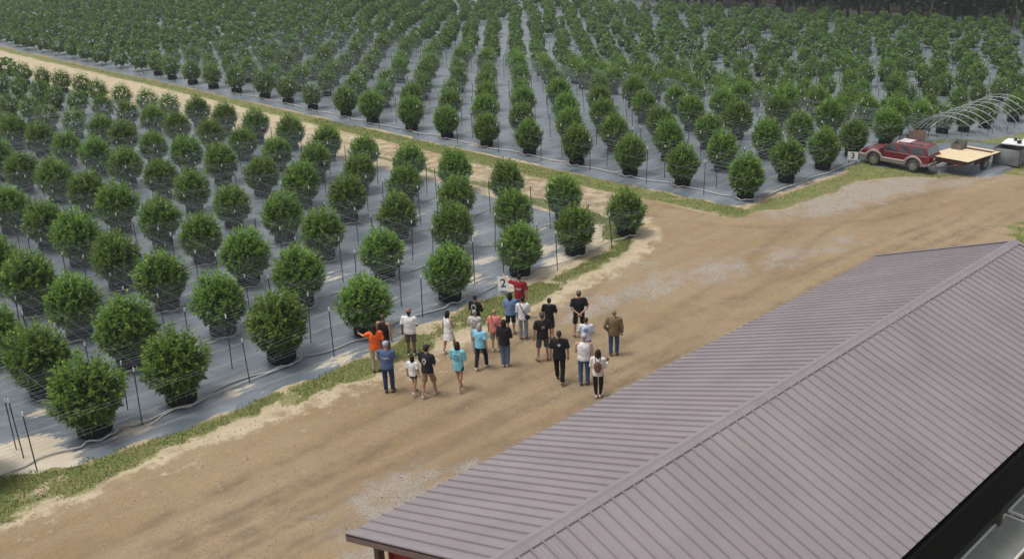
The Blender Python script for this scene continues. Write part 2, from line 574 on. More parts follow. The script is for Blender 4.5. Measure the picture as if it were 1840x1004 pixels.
def ruts(x, y):        # wheel marks worn into the dirt
    x = np.asarray(x, float); y = np.asarray(y, float)
    out = np.zeros_like(x)
    br = fbm(x * 0.22, y * 0.22 + 40)
    for k, pa in enumerate(PATHS):
        P = np.array(pa, float)
        t = np.linspace(0, len(P) - 1, 60)
        fx = np.interp(t, np.arange(len(P)), P[:, 0]); fy = np.interp(t, np.arange(len(P)), P[:, 1])
        fx = np.convolve(np.pad(fx, 3, 'edge'), np.ones(7) / 7, 'valid'); fy = np.convolve(np.pad(fy, 3, 'edge'), np.ones(7) / 7, 'valid')
        d = np.full(x.shape, 1e9)
        for i in range(len(fx) - 1):
            ax, ay, bx, by = fx[i], fy[i], fx[i + 1], fy[i + 1]
            L2 = (bx - ax) ** 2 + (by - ay) ** 2 + 1e-9
            h = np.clip(((x - ax) * (bx - ax) + (y - ay) * (by - ay)) / L2, 0, 1)
            d = np.minimum(d, np.hypot(x - ax - h * (bx - ax), y - ay - h * (by - ay)))
        wob = (fbm(x * 0.5 + k * 7, y * 0.5) - 0.5) * 0.3
        m = np.exp(-((d - 0.78 + wob) / 0.20) ** 2)
        out = np.maximum(out, m * np.clip(br * 2.4 - 0.55 + 0.1 * (k % 2), 0, 1))
    return np.clip(out, 0, 1)


def masks(x, y):
    n = fbm(x * 0.55, y * 0.55)
    n2 = fbm(x * 1.7 + 9, y * 1.7)
    w = (n - 0.5) * 1.5 + (n2 - 0.5) * 0.5
    g = np.zeros_like(x); s = np.zeros_like(x); v = np.zeros_like(x)
    ei, eo = edge_near_in(x), edge_near_out(x)
    # verge in front of the near field
    inside = np.minimum((y - eo - 0.15) + w * 0.85, (edge_verge_in(x) + 0.15 - y) + w * 0.35)
    g = np.maximum(g, sstep(-0.55, 0.75, inside) * (x < 33.6))
    # rounded corner and lane-side strip of the near field
    sx = 34.45 - 0.3 * sstep(50, 120, y) + w * 0.5 - 1.2 * sstep(46, 56, y)
    st = np.minimum(sx - x, x - (33.3 + 0.5 * sstep(34, 40, y)))
    cor = np.minimum(sx - x, np.minimum(y - (26.3 + np.maximum(0, x - 31) * 0.62) + w * 0.3, 32.5 - y))
    cor = np.minimum(cor, x - 31.3 - 0.35 * np.maximum(0, y - 27) + w * 0.8)
    g = np.maximum(g, sstep(-0.15, 0.25, st) * (y > 28.5))
    g = np.maximum(g, sstep(-0.4, 0.6, cor))
    # weeds in the bare left end
    g = np.maximum(g, 0.75 * sstep(0.3, 0.6, n - 0.1) * np.exp(-((x - 6.9) / 0.9) ** 2 - ((y - 28.9) / 0.5) ** 2) * 1.4)
    # strip along the far field, both sides of its corner
    fs = np.minimum(x - lane_grass(y) + w * 0.35, lane_cloth(y) + 0.1 - x)
    g = np.maximum(g, sstep(-0.45, 0.5, fs) * (y > 25.6))
    lo = np.interp(x, [37, 39, 40.8, 44.3, 47.7, 49.5, 51.5, 53, 56], [27.0, 25.9, 25.0, 24.55, 24.7, 23.6, 21.3, 19.9, 19.2]) + w * 0.5
    hi = np.interp(x, [37, 39.5, 49, 50, 60], [27.2, 26.5, 26.0, 27.0, 27.0])
    fr = np.minimum(y - lo, hi - y)
    g = np.maximum(g, sstep(-0.5, 0.7, fr) * (x > 38) * (x < 66))
    g = np.maximum(g, sstep(-0.2, 0.4, np.minimum(y - (18.4 + 0.06 * (x - 56)) + w * 0.6, 27.2 - y)) * (x > 54))
    # rough grass to the right of the road and around the shed's far end
    g = np.maximum(g, sstep(0.0, 1.2, 16.2 - y + w * 1.6 + (x - 44) * 0.05) * (x > 43))
    g = np.maximum(g, sstep(0.0, 0.8, 5.0 - y + w))
    g = np.maximum(g, sstep(150, 158, x + w * 4) + sstep(-28, -40, x))
    # pale loose sand beside the verges and all down the lane
    s = np.maximum(s, 0.85 * np.exp(-np.maximum(0, eo - y) / (0.5 + 0.5 * n)) * (x < 34.5))
    lane = sstep(33.2, 34.0, x + 0.045 * np.maximum(0, y - 30)) * sstep(1.0, 0.0, x - lane_grass(y)) * sstep(27, 34, y)
    s = np.maximum(s, lane * (0.46 + 0.5 * sstep(45, 75, y)))
    s = np.maximum(s, 0.62 * np.exp(-((np.hypot(x - 31.2, y - 30.2) - 4.1) / 0.45) ** 2) * (x > 31))
    s = np.maximum(s, 0.95 * sstep(-0.2, 0.3, y - edge_verge_in(x)) * (x < 34))
    s = np.maximum(s, 0.55 * np.exp(-np.maximum(0, lo - y) / 0.5) * (x > 38) * (x < 55))
    # gravel: the sweep in front of the corner, a patch by the shed, the pull-in by the far field
    pts = [(21, 24.0, .8, .25), (25.5, 23.6, 1.2, .75), (29, 23.3, 1.4, .8), (32, 22.4, 1.4, .85), (35, 21.3, 1.3, .7), (38, 20.4, 1.2, .6), (30, 25.2, 1.0, .5), (12.6, 18.6, 1.25, .95), (14.6, 18.1, 1.0, .6), (10.6, 17.6, 1.0, .7), (9.4, 15.2, 1.2, .7),
           (11, 16.2, 1.3, .8), (40.5, 24.6, 1.1, .6), (43, 23.7, 1.5, 1.3), (46, 23.5, 1.6, 1.4), (48.5, 22.7, 1.4, 1.2), (50.5, 20.8, 1.2, .6), (53, 19.0, 1.0, .35)]
    for (cx, cy, r, a) in pts:
        v = np.maximum(v, a * np.exp(-(((x - cx) / (r * 1.6)) ** 2 + ((y - cy) / r) ** 2)))
    v = v * (0.55 + 0.9 * n)
    g = np.clip(g, 0, 1) * (1 - 0.42 * sstep(0.54, 0.68, fbm(x * 1.1, y * 1.1 + 30)) * (y < 33))
    return np.stack([g, np.clip(s, 0, 1), np.clip(v, 0, 1), ruts(x, y)], -1)


gx = axis_steps(-420, 760, 2, 62, 0.2, 22)
gy = axis_steps(-420, 12.0, 12, 48, 0.2, 22)
gy = np.concatenate([gy[:-1] if gy[-1] > 48 else gy, np.arange(48.5, 135, 0.5), axis_steps(135, 760, 135, 136, 0.6, 22)])


def ground_surface(x, y):
    r = (fbm(x * 0.4, y * 0.4) - 0.5) * 0.05 + (fbm(x * 0.12, y * 2.2) - 0.5) * 0.03 * (y < 25)
    under = sstep(0.6, 1.6, 33.4 - 0.045 * np.maximum(0, y - 30) - x) * sstep(0.5, 1.5, y - 27.6) + sstep(0.8, 2.0, x - lane_cloth(y)) * sstep(0.6, 1.6, y - 26.6)
    return ground_z(x, y) + r - 0.02 - 0.16 * under - 0.025 * ruts(x, y) * (x > 0) * (x < 64)       # the cloth lies over a shallow cut


g_me = grid_mesh('ground', gx, gy, ground_surface, [M_GROUND], {'mask': ('FLOAT_COLOR', masks)})
tag(link(bpy.data.objects.new('ground', g_me)), kind='structure')


def cloth_sheet(name, x0, x1, y0, y1, dx, dy, edge, dirt):
    """woven cloth pinned over the field; edge(x, y) bends the sheet's margins"""
    xs = np.arange(x0, x1 + 1e-6, dx); ys = np.arange(y0, y1 + 1e-6, dy)
    X, Y = np.meshgrid(xs, ys, indexing='ij')
    X2, Y2 = edge(X, Y)
    Z = ground_z(X2, Y2) + 0.035 + (fbm(X2 * 0.9, Y2 * 0.9) - 0.5) * 0.05
    for k_, dz_ in ((0, 0.075), (1, 0.025)):      # the margins are dug in
        Z[k_, :] -= dz_; Z[:, k_] -= dz_; Z[-1 - k_, :] -= dz_
    V = np.stack([X2, Y2, Z], -1).reshape(-1, 3)
    n, m = len(xs), len(ys)
    I = (np.arange(n - 1)[:, None] * m + np.arange(m - 1)[None, :]).ravel()
    me = np_mesh(name, V, np.stack([I, I + m, I + m + 1, I + 1], 1), [M_CLOTH], {'dirt': ('FLOAT', dirt(X2, Y2))}, smooth=True)
    return tag(link(bpy.data.objects.new(name, me)), kind='structure')


def near_edge(X, Y):
    f = np.clip((Y - 26.0) / 6.0, 0, 1)
    front = edge_near_in(X) + (fbm(X * 0.8, X * 0 + 3) - 0.5) * 0.6 + (fbm(X * 2.6, X * 0 + 13) - 0.5) * 0.35
    Y2 = front + (Y - 26.0) + (26.0 - front) * f
    fx = np.clip((X - 30.0) / 4.0, 0, 1)
    X2 = X + fx * ((fbm(Y * 0.8, Y * 0 + 8) - 0.5) * 0.6) - 0.045 * np.maximum(0, Y - 30)
    return X2, Y2


def near_dirt(x, y):
    d = 0.95 * sstep(1.1, 0.1, y - edge_near_in(x)) * sstep(23, 26, x)
    d = np.maximum(d, 0.9 * np.exp(-((x - 32.6) / 1.8) ** 2 - ((y - 28.4) / 1.3) ** 2))
    d = np.maximum(d, 0.85 * np.exp(-((x - 28.5) / 1.6) ** 2 - ((y - 29.6) / 0.8) ** 2))
    d = np.maximum(d, 0.62 * np.exp(-((x - 24.3) / 1.1) ** 2 - ((y - 29.6) / 2.2) ** 2))
    d = np.maximum(d, 1.0 * sstep(8.4, 6.2, x) * sstep(30.6, 28.6, y))
    d = np.maximum(d, 0.8 * np.exp(-((x - 7.4) / 0.5) ** 2 - ((y - 30.9) / 0.35) ** 2))
    d = np.maximum(d, 0.75 * sstep(1.9, 0.6, y - edge_near_in(x)) * sstep(23.5, 25.5, x))
    d = np.maximum(d, 0.55 * sstep(32.2, 33.6, x + 0.045 * np.maximum(0, y - 30)))
    for (cx, cy) in ((12.5, 27.4), (9.0, 27.6), (22.5, 28.4), (26.2, 30.6), (30.3, 31.8), (28.8, 35.6), (20.4, 34.0), (16, 32.4), (27.9, 33.6), (31.3, 34.4), (24.2, 34.6), (27.6, 37.8), (20.2, 30.2), (16.4, 26.9), (19, 27.2), (24, 40)):
        d = np.maximum(d, 0.62 * np.exp(-((x - cx) / 1.3) ** 2 - ((y - cy) / 0.7) ** 2))
    return d


cloth_sheet('ground_cloth', -45, 33.4, 26.0, 205, 0.32, 0.32, near_edge, near_dirt)


def far_edge(X, Y):
    X2 = X - 39.45 + lane_cloth(Y) + np.clip((43 - X) / 4, 0, 1) * (fbm(Y * 0.7, Y * 0 + 4) - 0.5) * 0.6
    Y2 = Y + np.clip((30 - Y) / 4, 0, 1) * ((fbm(X * 0.7, X * 0 + 2) - 0.5) * 0.5 + 0.25 * sstep(46, 40, X))
    return X2, Y2


def far_dirt(x, y):
    d = 0.45 * sstep(27.0, 26.2, y)
    for (cx, cy) in ((40.2, 40), (40.0, 50), (39.8, 47), (39.7, 61), (45.5, 26.6), (43, 26.4)):
        d = np.maximum(d, 0.6 * np.exp(-((x - cx) / 0.7) ** 2 - ((y - cy) / 1.3) ** 2))
    return d


cloth_sheet('ground_cloth', 39.45, 150, 26.15, 330, 0.7, 0.7, far_edge, far_dirt)
cloth_sheet('ground_cloth', 50.9, 65, 19.6, 25.6, 0.3, 0.3,
            lambda X, Y: (X + (fbm(Y, Y * 0) - 0.5) * 0.5 + (25.6 - Y) * 0.25, Y + (fbm(X, X * 0 + 5) - 0.5) * 0.4), lambda x, y: 0.2 + 0 * x)


# ------------------------------------------------------------------ shed with the ribbed roof
SX0, SX1 = 8.6, 30.2
EY_L, EZ_L = 14.7, 3.0
RY, RZ = 10.35, 4.55
EY_R, EZ_R = 6.38, 3.10
shed = thing('shed', 'long open sided shed with a mauve ribbed metal roof beside the dirt road', 'shed', (SX0, RY, 0))


def W2S(p):
    return (p[0] - SX0, p[1] - RY, p[2])


PW = 0.3


def roof_panel(ey, ez):
    """one sheet, ridge to eave: a flat pan, two small stiffening beads and a tall rib on its edge"""
    prof = [(0.0, 0.0), (0.085, 0), (0.095, 0.005), (0.105, 0), (0.180, 0), (0.190, 0.005), (0.200, 0), (0.248, 0), (0.258, 0.044), (0.284, 0.044), (0.2985, 0.0)]
    b = MB()
    r = Vector((0, 0, RZ)); e = Vector((0, ey - RY, ez))
    nrm = (e - r).normalized().cross(Vector((1, 0, 0))); nrm = nrm if nrm.z > 0 else -nrm
    vs = []
    for q in (r, r.lerp(e, 0.5), e):
        for (px, pz) in prof: vs.append(Vector((px, 0, 0)) + q + nrm * pz)
    n = len(prof)
    fs = [(j * n + i, j * n + i + 1, (j + 1) * n + i + 1, (j + 1) * n + i) for j in range(2) for i in range(n - 1)]
    b.add(vs, fs)
    return b.mesh('roof_panel', M_ROOF)


NP_ = int(round((SX1 - SX0) / PW))
for ey, ez in ((EY_L, EZ_L), (EY_R, EZ_R)):
    me = roof_panel(ey, ez)
    for i in range(NP_):
        o = bpy.data.objects.new('roof_panel', me)
        o.location = (i * PW, 0, random.uniform(-0.002, 0.002))
        link(o, shed)
# ridge cap lengths, each lapped over the next
capL = (SX1 - SX0) / 7
for i in range(7):
    b = MB()
    x0, x1 = i * capL - 0.03, (i + 1) * capL + 0.03
    dz = 0.036 + (i % 2) * 0.004
    sl = (RZ - EZ_L) / (EY_L - RY); sr = (RZ - EZ_R) / (RY - EY_R)
    pr = [(0.165, -0.165 * sl - 0.028), (0.155, -0.155 * sl), (0.05, -0.05 * sl + 0.006), (0.0, 0.02), (-0.05, -0.05 * sr + 0.006), (-0.155, -0.155 * sr), (-0.165, -0.165 * sr - 0.028)]
    vs = [(x, y, RZ + z + dz) for x in (x0, x1) for y, z in pr]
    n = len(pr)
    b.add(vs, [(k, k + 1, n + k + 1, n + k) for k in range(n - 1)])
    b.build('ridge_cap', M_TRIM, shed)
# gable rakes
for xx, sgn in ((0.0, -1), (SX1 - SX0, 1)):
    for ey, ez in ((EY_L, EZ_L), (EY_R, EZ_R)):
        b = MB()
        p, q = Vector((xx + sgn * 0.02, 0, RZ + 0.005)), Vector((xx + sgn * 0.02, ey - RY, ez + 0.005))
        dn = Vector((0, 0, -0.17)); ox = Vector((sgn * 0.03, 0, 0))
        vs = [p, q, q + dn, p + dn, p + ox, q + ox, q + dn + ox, p + dn + ox]
        b.add(vs, [(0, 1, 2, 3), (7, 6, 5, 4), (0, 4, 5, 1), (1, 5, 6, 2), (2, 6, 7, 3), (3, 7, 4, 0)])
        b.build('rake_board', M_FASCIA, shed)
        b = MB()
        up = Vector((0, 0, 0.036)); iw = Vector((-sgn * 0.11, 0, 0))
        vs = [p + up + ox, q + up + ox, q + up + iw, p + up + iw, p + ox - Vector((0, 0, .03)), q + ox - Vector((0, 0, .03))]
        b.add(vs, [(0, 1, 2, 3), (0, 4, 5, 1)])
        b.build('rake_trim', M_TRIM, shed)
b = MB(); b.box(((SX1 - SX0) / 2, EY_L - RY - 0.03, EZ_L - 0.09), (SX1 - SX0 - 0.02, 0.03, 0.15)); b.build('fascia_board', M_FASCIA, shed)
b = MB(); b.box(((SX1 - SX0) / 2, EY_R - RY + 0.012, EZ_R - 0.10), (SX1 - SX0 - 0.02, 0.03, 0.19)); b.build('fascia_board', M_BLACK, shed)
b = MB()
gp = [(0.0, 0.0), (0.0, -0.10), (-0.09, -0.10), (-0.11, 0.0), (-0.12, 0.0), (-0.098, -0.112), (0.01, -0.112)]
vs = [(x, EY_R - RY - 0.01 + y, EZ_R - 0.012 + z) for x in (0.0, SX1 - SX0) for y, z in gp]
b.add(vs, [(k, k + 1, 7 + k + 1, 7 + k) for k in range(6)])
b.build('gutter', M_BLACK, shed)
for i in range(6):      # black band under the eave, made of boards butted end to end
    L = (SX1 - SX0 - 0.3) / 6
    b = MB(); b.box((0.15 + L * (i + 0.5), EY_R - RY + 0.05, EZ_R - 0.86), (L - 0.006, 0.03, 1.30)); b.build('eave_band_board', M_BLACK, shed)
for i in range(8):
    xx = 0.35 + i * (SX1 - SX0 - 0.7) / 7
    b = MB(); b.box((xx, EY_R - RY + 0.17, (EZ_R - 0.05) / 2), (0.15, 0.15, EZ_R - 0.05)); b.build('post', M_POSTWOOD, shed)
    b = MB(); b.box((xx, EY_L - RY - 0.55, (EZ_L - 0.05) / 2), (0.15, 0.15, EZ_L + 0.05)); b.build('post', M_POSTWOOD, shed)
b = MB(); b.box(((SX1 - SX0) / 2, EY_L - RY - 0.75, 1.5), (SX1 - SX0 - 0.9, 0.06, 2.96)); b.build('wall', M_REDWALL, shed)
b = MB(); b.box(((SX1 - SX0) / 2, 0.7, 1.45), (SX1 - SX0 - 1.0, 0.06, 2.85)); b.build('inner_wall', M_DARKWALL, shed)
for xx in (0.55, SX1 - SX0 - 0.55):
    b = MB()
    y0, y1 = 0.75, EY_L - RY - 0.72
    vs = [(xx + d, y, z) for d in (-0.03, 0.03) for y, z in ((y0, 0), (y1, 0), (y1, 2.95), (y0, 4.05))]
    b.add(vs, [(3, 2, 1, 0), (4, 5, 6, 7), (0, 1, 5, 4), (1, 2, 6, 5), (2, 3, 7, 6), (3, 0, 4, 7)])
    b.build('wall', M_REDWALL, shed)
b = MB(); b.box(((SX1 - SX0) / 2, (EY_R - RY) / 2 + 0.2, 0.03), (SX1 - SX0 - 0.4, 4.9, 0.14)); b.build('floor_slab', M_CONC, shed)


def work_table(x, y, label):
    t = thing('work_table', label, 'table', (x, y, 0.10), 0.0, 'white framed tables in the open side of the shed')
    b = MB(); b.box((0, 0, 0.86), (2.3, 0.78, 0.03)); b.build('table_top', M_CONC, t)
    b = MB()
    for sy in (-0.41, 0.41): b.box((0, sy, 0.87), (2.38, 0.04, 0.07))
    for sx in (-1.17, 1.17): b.box((sx, 0, 0.87), (0.04, 0.776, 0.068))
    b.build('edge_frame', M_WHITE, t)
    for sx in (-1.1, 1.1):
        for sy in (-0.36, 0.36):
            b = MB(); b.box((sx, sy, 0.425), (0.05, 0.05, 0.845)); b.build('leg', M_WHITE, t)
    b = MB(); b.box((0, -0.36, 0.22), (2.14, 0.03, 0.04)); b.box((0, 0.36, 0.22), (2.14, 0.03, 0.04)); b.build('rail', M_WHITE, t)


work_table(20.2, 6.15, 'white framed grey topped table under the eave, left of the brown post')
work_table(22.75, 6.15, 'white framed grey topped table under the eave, behind the brown post')


# ------------------------------------------------------------------ bushes
def leaves(P, D, L, W, droop=0.25):
    """one bent rhombus per leaf: base P, direction D, length L, width W"""
    n = len(P)
    D = D / np.linalg.norm(D, axis=1, keepdims=True)
    A = np.cross(D, RNG.normal(size=(n, 3)) * 0.35 + [0, 0, 1]); A /= np.linalg.norm(A, axis=1, keepdims=True) + 1e-9
    L = L[:, None]; W = W[:, None]
    dz = np.zeros((n, 3)); dz[:, 2] = -droop
    V = np.empty((n, 4, 3))
    V[:, 0] = P
    V[:, 1] = P + D * L * 0.45 + A * W * 0.5 + dz * L * 0.15
    V[:, 2] = P + D * L + dz * L
    V[:, 3] = P + D * L * 0.45 - A * W * 0.5 + dz * L * 0.15
    return V.reshape(-1, 3), np.arange(n * 4).reshape(n, 4)


def crown_points(n, seed, flat=0.0):
    """points on a lumpy egg, unit plant 2 wide and 2.2 tall: direction and position"""
    r = np.random.default_rng(seed)
    k = np.arange(n) + 0.5
    cz = 1 - 1.86 * k / n
    ph = k * 2.399963 + r.normal(size=n) * 0.25
    sr = np.sqrt(np.maximum(0, 1 - cz ** 2))
    d = np.stack([sr * np.cos(ph), sr * np.sin(ph), cz], 1)
    off = r.random(2) * 50
    lump = fbm(np.arctan2(d[:, 1], d[:, 0]) * 1.5 + off[0], d[:, 2] * 2.2 + off[1], 3) - 0.5
    # a few main branches stand out of the outline
    br = r.normal(size=(16, 3)) + [0, 0, 0.5]; br /= np.linalg.norm(br, axis=1, keepdims=True)
    peak = np.exp((d @ br.T - 1) * 28).max(1)
    rad = 0.86 + 0.38 * lump + 0.16 * peak * (d[:, 2] > -0.2) + r.normal(size=n) * 0.045 + 0.10 * np.clip(d[:, 2] - 0.6, 0, 1)
    up = np.where(d[:, 2] > 0, 1.04, 0.88)
    low = 1 - 0.22 * np.clip(-d[:, 2], 0, 1) - 0.10 * np.clip(d[:, 2], 0, 1)
    c = np.stack([d[:, 0] * rad * 0.90 * low, d[:, 1] * rad * 0.90 * low, d[:, 2] * rad * up * 0.98 + 1.08], 1)
    return d, c, r


def make_bush(seed, tips=330, per=15, fill=520):
    d, c, r = crown_points(tips, seed)
    ax = d * 0.75 + np.array([0, 0, 0.62]) + r.normal(size=d.shape) * 0.18
    ax /= np.linalg.norm(ax, axis=1, keepdims=True)
    n = tips * per
    ti = np.repeat(np.arange(tips), per)
    f = np.tile(np.linspace(0, 1, per), tips) + r.normal(size=n) * 0.05
    slen = (0.26 + 0.16 * r.random(tips) + 0.10 * np.clip(d[:, 2], 0, 1))[ti]
    P = c[ti] + ax[ti] * ((f - 0.55) * slen)[:, None]
    rad = r.normal(size=(n, 3)); rad -= ax[ti] * (rad * ax[ti]).sum(1, keepdims=True)
    rad /= np.linalg.norm(rad, axis=1, keepdims=True)
    D = rad * (1.0 - 0.55 * np.clip(f, 0, 1))[:, None] + ax[ti] * (0.25 + 0.75 * np.clip(f, 0, 1))[:, None]
    L = (0.15 + 0.06 * r.random(n)) * (1.1 - 0.45 * np.clip(f, 0, 1))
    V1, Q1 = leaves(P, D, L, L * 0.36)
    tone1 = np.clip(0.28 + 0.5 * f + r.normal(size=n) * 0.14 + np.repeat(r.normal(size=tips) * 0.13, per), 0, 1) * np.clip(0.72 + 0.2 * (P[:, 2] / 2.2) + 0.1, 0, 1)  # lower leaves coloured darker, as if lit from above
    # inner leaves close the crown, coloured darker to stand for its self-shade
    d2, c2, r2 = crown_points(fill, seed + 100)
    P2 = (c2 - [0, 0, 1.08]) * (0.55 + 0.30 * r2.random(fill))[:, None] + [0, 0, 1.08]
    L2 = 0.24 + 0.10 * r2.random(fill)
    V2, Q2 = leaves(P2, d2 * 0.4 + r2.normal(size=d2.shape) * 0.6, L2, L2 * 0.6)
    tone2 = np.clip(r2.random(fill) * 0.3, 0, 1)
    V = np.concatenate([V1, V2]); Q = np.concatenate([Q1, Q2 + len(V1)])
    V[:, 2] = np.maximum(V[:, 2], 0.14)
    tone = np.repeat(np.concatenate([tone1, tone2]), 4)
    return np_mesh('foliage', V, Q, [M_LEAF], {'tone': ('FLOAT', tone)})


BUSH = [make_bush(10 + i) for i in range(6)]
BUSH_MID = [make_bush(40 + i, tips=170, per=9, fill=260) for i in range(4)]


def pot_mesh():
    b = MB()
    n = 20
    prof = [(0.41, 0.0), (0.44, 0.06), (0.45, 0.16), (0.44, 0.27), (0.425, 0.31), (0.405, 0.30), (0.38, 0.25)]
    vs = []
    for k in range(n):
        t = 2 * math.pi * k / n
        w = 1 + 0.025 * math.sin(3 * t) + 0.015 * math.sin(7 * t + 1)
        for (r, z) in prof: vs.append((r * w * math.cos(t), r * w * math.sin(t), z))
    m = len(prof)
    fs = [(k * m + i, ((k + 1) % n) * m + i, ((k + 1) % n) * m + i + 1, k * m + i + 1) for k in range(n) for i in range(m - 1)]
    b.add(vs, fs)
    b.add([(0.42 * math.cos(2 * math.pi * k / n), 0.42 * math.sin(2 * math.pi * k / n), 0.26) for k in range(n)], [tuple(range(n))], 1)
    return b.mesh('pot', [M_POT, M_SOIL], smooth=True)


def stem_mesh():
    b = MB()
    b.tube([(0, 0, 0.28), (0.01, 0, 0.6), (0, 0.02, 1.1), (0.02, 0, 1.7)], [0.045, 0.04, 0.03, 0.012], 7)
    for k in range(7):
        a = k * 2.4; z = 0.55 + k * 0.11
        b.tube([(0, 0, z), (0.35 * math.cos(a), 0.35 * math.sin(a), z + 0.22), (0.62 * math.cos(a), 0.62 * math.sin(a), z + 0.5)], [0.02, 0.014, 0.006], 5)
    return b.mesh('stem', M_STEM, smooth=True)


POT, STEM = pot_mesh(), stem_mesh()
ORD = ['first', 'second', 'third', 'fourth', 'fifth', 'sixth', 'seventh', 'eighth', 'ninth', 'tenth', 'eleventh', 'twelfth', 'thirteenth',
       'fourteenth', 'fifteenth', 'sixteenth', 'seventeenth', 'eighteenth', 'nineteenth', 'twentieth'] + ['twenty-' + w for w in
       ('first', 'second', 'third', 'fourth', 'fifth', 'sixth', 'seventh', 'eighth', 'ninth')] + ['thirtieth'] + ['thirty-' + w for w in
       ('first', 'second', 'third', 'fourth', 'fifth', 'sixth', 'seventh', 'eighth', 'ninth')] + ['fortieth'] + ['forty-' + w for w in ('first', 'second', 'third', 'fourth', 'fifth', 'sixth', 'seventh', 'eighth', 'ninth')]


def in_view(x, y, z=1.1, pad=0.10):
    v = Vector((x, y, z - CAMH))
    d = -v.dot(_B)
    if d < 1: return False
    u = v.dot(_R) / d * 1760 / 920; w = v.dot(_U) / d * 1760 / 502
    return abs(u) < 1 + pad and abs(w) < 1 + pad


plants = []       # (distance, x, y, width, field, row, number)
NEAR_S = [33.0, 29.65, 25.95, 22.2, 18.2, 14.65, 11.1, 8.1, 4.5, 0.9, -2.7, -6.3, -9.9, -13.5, -17, -20.6, -24.2, -27.8]
for j in range(20):
    y0 = 28.25 + 3.83 * j
    for i, s0 in enumerate(NEAR_S):
        x = s0 - 0.060 * (y0 - 28) + random.uniform(-0.2, 0.2); y = y0 + random.uniform(-0.2, 0.2)
        if not in_view(x, y): continue
        w = 2.26 - 0.22 * float(sstep(9, 32, x)) - 0.15 * float(sstep(34, 80, y0)) + random.uniform(-0.08, 0.08)
        plants.append((math.hypot(math.hypot(x, y), 15), x, y, w, 'near', j, i))
for i in range(28):
    for k in range(80):
        y = 27.35 + 3.77 * k + (1.5 if i > 4 else 0); x = float(lane_cloth(y)) + 1.65 + 3.62 * i + (0.9 if i > 4 else 0)
        q = 0.25 if i < 5 else 0.32 + 0.04 * (i - 4)
        x += random.uniform(-q, q); y += random.uniform(-q, q)
        if not in_view(x, y, 1.1 + gz(x, y)): continue
        if x > 104 + 0.33 * max(0, 95 - y) * 0.6 + 22: continue
        plants.append((math.hypot(math.hypot(x, y), 15), x, y, (1.92 if i < 2 else 1.90) + random.uniform(-0.12, 0.12), 'far', i, k))
plants.sort()
N_IND = 300
for idx, (dist, x, y, w, field, a, b_) in enumerate(plants[:N_IND]):
    if field == 'near':
        lab = f'bushy green potted plant, near field, {ORD[a]} row from dirt road, {ORD[b_]} plant from lane'
        grp = 'potted bushes in the near field'
    else:
        lab = f'bushy green potted plant, far field, {ORD[a]} row from lane, {ORD[b_]} plant from road corner'
        grp = 'potted bushes in the far field'
    t = thing('potted_plant', lab, 'plant', (x, y, gz(x, y) + 0.03), random.uniform(0, 6.28), grp)
    s = w / 2.0
    t.scale = (s, s, s * (random.uniform(0.93, 1.04) if field == 'near' else random.uniform(1.0, 1.10)))
    fol = (BUSH if dist < 75 else BUSH_MID)[random.randrange(6 if dist < 75 else 4)]
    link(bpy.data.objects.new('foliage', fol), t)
    link(bpy.data.objects.new('pot', POT), t)
    if dist < 75: link(bpy.data.objects.new('stem', STEM), t)


def far_bushes(rest):
    """the plants beyond the first three hundred, one mesh"""
    protos = []
    for i in range(9):
        nn = 290 if i < 5 else 620
        lf = 1.0 if i < 5 else 0.68
        d, c, r = crown_points(nn, 200 + i)
        D = d * 0.6 + [0, 0, 0.55] + r.normal(size=d.shape) * 0.45
        L = (0.24 + 0.12 * r.random(nn)) * lf
        V1, Q1 = leaves(c - D * 0.12, D, L, L * 0.55)
        n2 = 60
        d2, c2, r2 = crown_points(n2, 300 + i)
        V2, Q2 = leaves((c2 - [0, 0, 1.18]) * 0.72 + [0, 0, 1.18], d2 + r2.normal(size=d2.shape) * 0.5, np.full(n2, 0.6), np.full(n2, 0.5))
        tone = np.concatenate([np.clip(0.62 + r.normal(size=nn) * 0.2, 0, 1) * (0.7 + 0.25 * c[:, 2] / 2.2), r2.random(n2) * 0.3])  # low and inner leaves toned darker for shade in the crown
        V = np.concatenate([V1, V2]); V[:, 2] = np.maximum(V[:, 2], 0.25)
        protos.append((V, np.concatenate([Q1, Q2 + len(V1)]), np.repeat(tone, 4)))
    Vs, Qs, Ts, n = [], [], [], 0
    for (dist, x, y, w, *_x) in rest:
        V, Q, T = protos[random.randrange(5) if dist > 112 else random.randrange(5, 9)]
        a = random.uniform(0, 6.28); s = w / 2
        c, sn = math.cos(a) * s, math.sin(a) * s
        W = np.stack([V[:, 0] * c - V[:, 1] * sn + x, V[:, 0] * sn + V[:, 1] * c + y, V[:, 2] * s * random.uniform(0.95, 1.08) + gz(x, y)], 1)
        Vs.append(W); Qs.append(Q + n); Ts.append(np.clip(T * random.uniform(0.8, 1.15), 0, 0.9)); n += len(V)
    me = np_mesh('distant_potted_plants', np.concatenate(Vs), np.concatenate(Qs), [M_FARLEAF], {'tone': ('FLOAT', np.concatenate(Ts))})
    o = link(bpy.data.objects.new('distant_potted_plants', me))
    tag(o, 'distant rows of bushy green plants filling the back of the far field', 'plants', kind='stuff')


far_bushes(plants[N_IND:])

